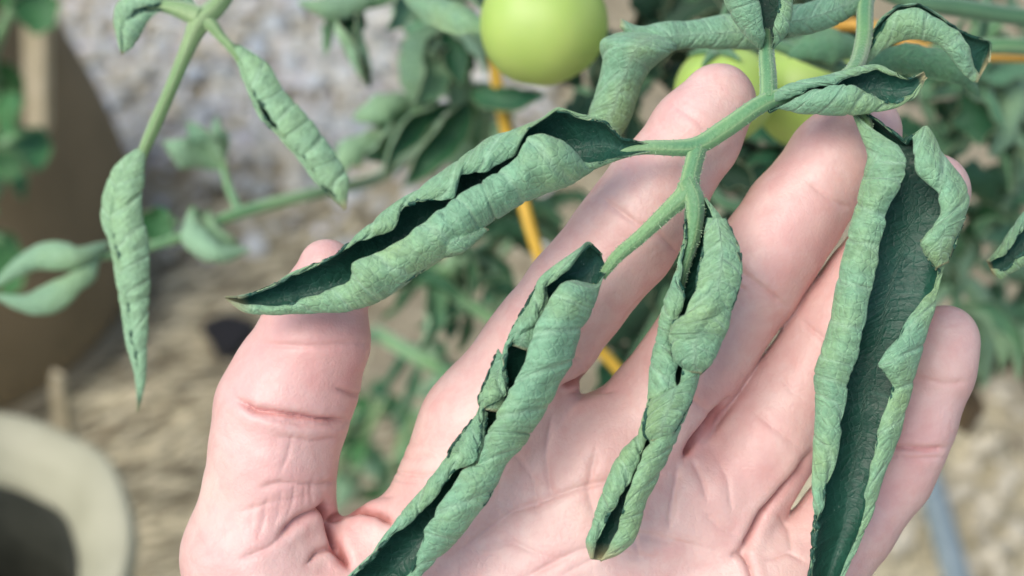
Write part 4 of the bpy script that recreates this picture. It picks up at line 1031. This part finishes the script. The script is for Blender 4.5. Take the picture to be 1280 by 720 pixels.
tangle('shade', 'dense leaves behind the fingers, shade put into their dark green', G(900, 150),
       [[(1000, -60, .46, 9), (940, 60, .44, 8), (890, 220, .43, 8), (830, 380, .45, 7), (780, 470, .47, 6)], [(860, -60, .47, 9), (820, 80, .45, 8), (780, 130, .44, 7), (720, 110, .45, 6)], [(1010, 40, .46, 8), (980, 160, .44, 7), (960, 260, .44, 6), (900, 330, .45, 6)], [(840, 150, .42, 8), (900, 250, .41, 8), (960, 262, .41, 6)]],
       [34, 24, 28, 4], 47, [(LEAF_SHADED, LEAF_SHADED), (LEAF_SHADED, LEAF_SHADED), DK], ln=(50, 100), width=(.012, .022), curl=(40, 110), col=STEM_D)
tangle('rightmass', 'blurred dark green tomato foliage filling the right side behind the little finger', G(1300, 200),
       [[(1320, 60, .50, 9), (1230, 130, .47, 9), (1160, 190, .46, 8), (1080, 250, .47, 7)], [(1340, 160, .52, 9), (1270, 230, .5, 8), (1210, 320, .49, 7), (1190, 400, .49, 6)], [(1340, 20, .46, 9), (1240, 100, .44, 8), (1150, 120, .43, 7)], [(1340, 330, .55, 8), (1270, 390, .53, 7), (1220, 430, .53, 6)]],
       [32, 32, 22, 20], 53, [UB, PL, UB], ln=(50, 110), width=(.011, .022), curl=(50, 130), col=STEM_D)
tangle('leftplant', 'bright green leafy plant growing from the brown planter at the left edge', cb+np.array([0, 0, .29]),
       [[(-90, 240, .78, 7), (-30, 120, .70, 7), (10, 20, .66, 6), (40, -20, .64, 5)], [(-90, 240, .78, 7), (-30, 200, .70, 6), (20, 170, .66, 5)], [(-90, 260, .78, 7), (-40, 280, .70, 6), (0, 300, .66, 5)]],
       [9, 6, 6], 59, [(UNDER_B, BRIGHT), (BRIGHT, BRIGHT)], ln=(40, 80), width=(.018, .034), curl=(5, 40), fac=(0, 60))

DRY = leaf_material('dry_brown_leaf', (.16, .105, .045), (.26, .19, .10), (.22, .14, .06), False, .8)
tangle('dry', 'withered brown leaves hanging beside the little fingertip at the right border', G(1300, 470),
       [[(1330, 350, .62, 5), (1270, 400, .61, 5), (1230, 440, .61, 4), (1180, 470, .62, 3)], [(1330, 430, .62, 5), (1280, 450, .62, 4), (1235, 470, .62, 3)]], [9, 6], 83, [(DRY, DRY)], ln=(40, 80), width=(.02, .034), curl=(10, 60), col=STRAW[2])
tangle('shade_canopy', 'tomato foliage added along and above the top edge to shade the space behind the fingers', G(1000, -300),  # leaves added to block skylight from the space behind the fingers
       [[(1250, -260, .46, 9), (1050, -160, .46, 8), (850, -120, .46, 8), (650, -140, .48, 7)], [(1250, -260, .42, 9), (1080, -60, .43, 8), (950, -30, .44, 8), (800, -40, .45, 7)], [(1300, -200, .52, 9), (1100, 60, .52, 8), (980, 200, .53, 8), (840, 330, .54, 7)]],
       [34, 26, 26], 67, [(LEAF_SHADED, LEAF_SHADED), DK, UB], ln=(60, 120), width=(.014, .026), curl=(30, 110), col=STEM_D)

# ================================================================== CORDS
YEL = simple('yellow_plastic', (.62, .38, .03), (.72, .47, .06), 60, .45, .1, .0003)
ORG = simple('orange_plastic', (.50, .27, .04), (.58, .34, .06), 60, .5, .1, .0003)
def cord(pts, m, label):
    o = td('cord', pts, m, org=P(*[np.array(float(v)) for v in pts[0][:3]])); tag(o, label, 'cord', 'cords')
cord([(632, -80, .47, 8), (618, 40, .46, 8), (621, 105, .45, 8), (642, 200, .44, 8), (663, 285, .435, 8), (690, 360, .435, 7), (722, 412, .44, 7), (764, 452, .445, 7), (800, 500, .45, 7), (840, 580, .47, 7)], YEL, 'yellow plastic cord running down behind the leaves and the index finger')
cord([(1000, 60, .42, 7), (1050, 32, .40, 7), (1090, 34, .395, 9), (1130, 52, .39, 7), (1190, 66, .385, 5), (1240, 72, .38, 5), (1320, 74, .38, 5), (1420, 80, .38, 5)], ORG, 'thin orange cord along the top right behind the arching leaflet')
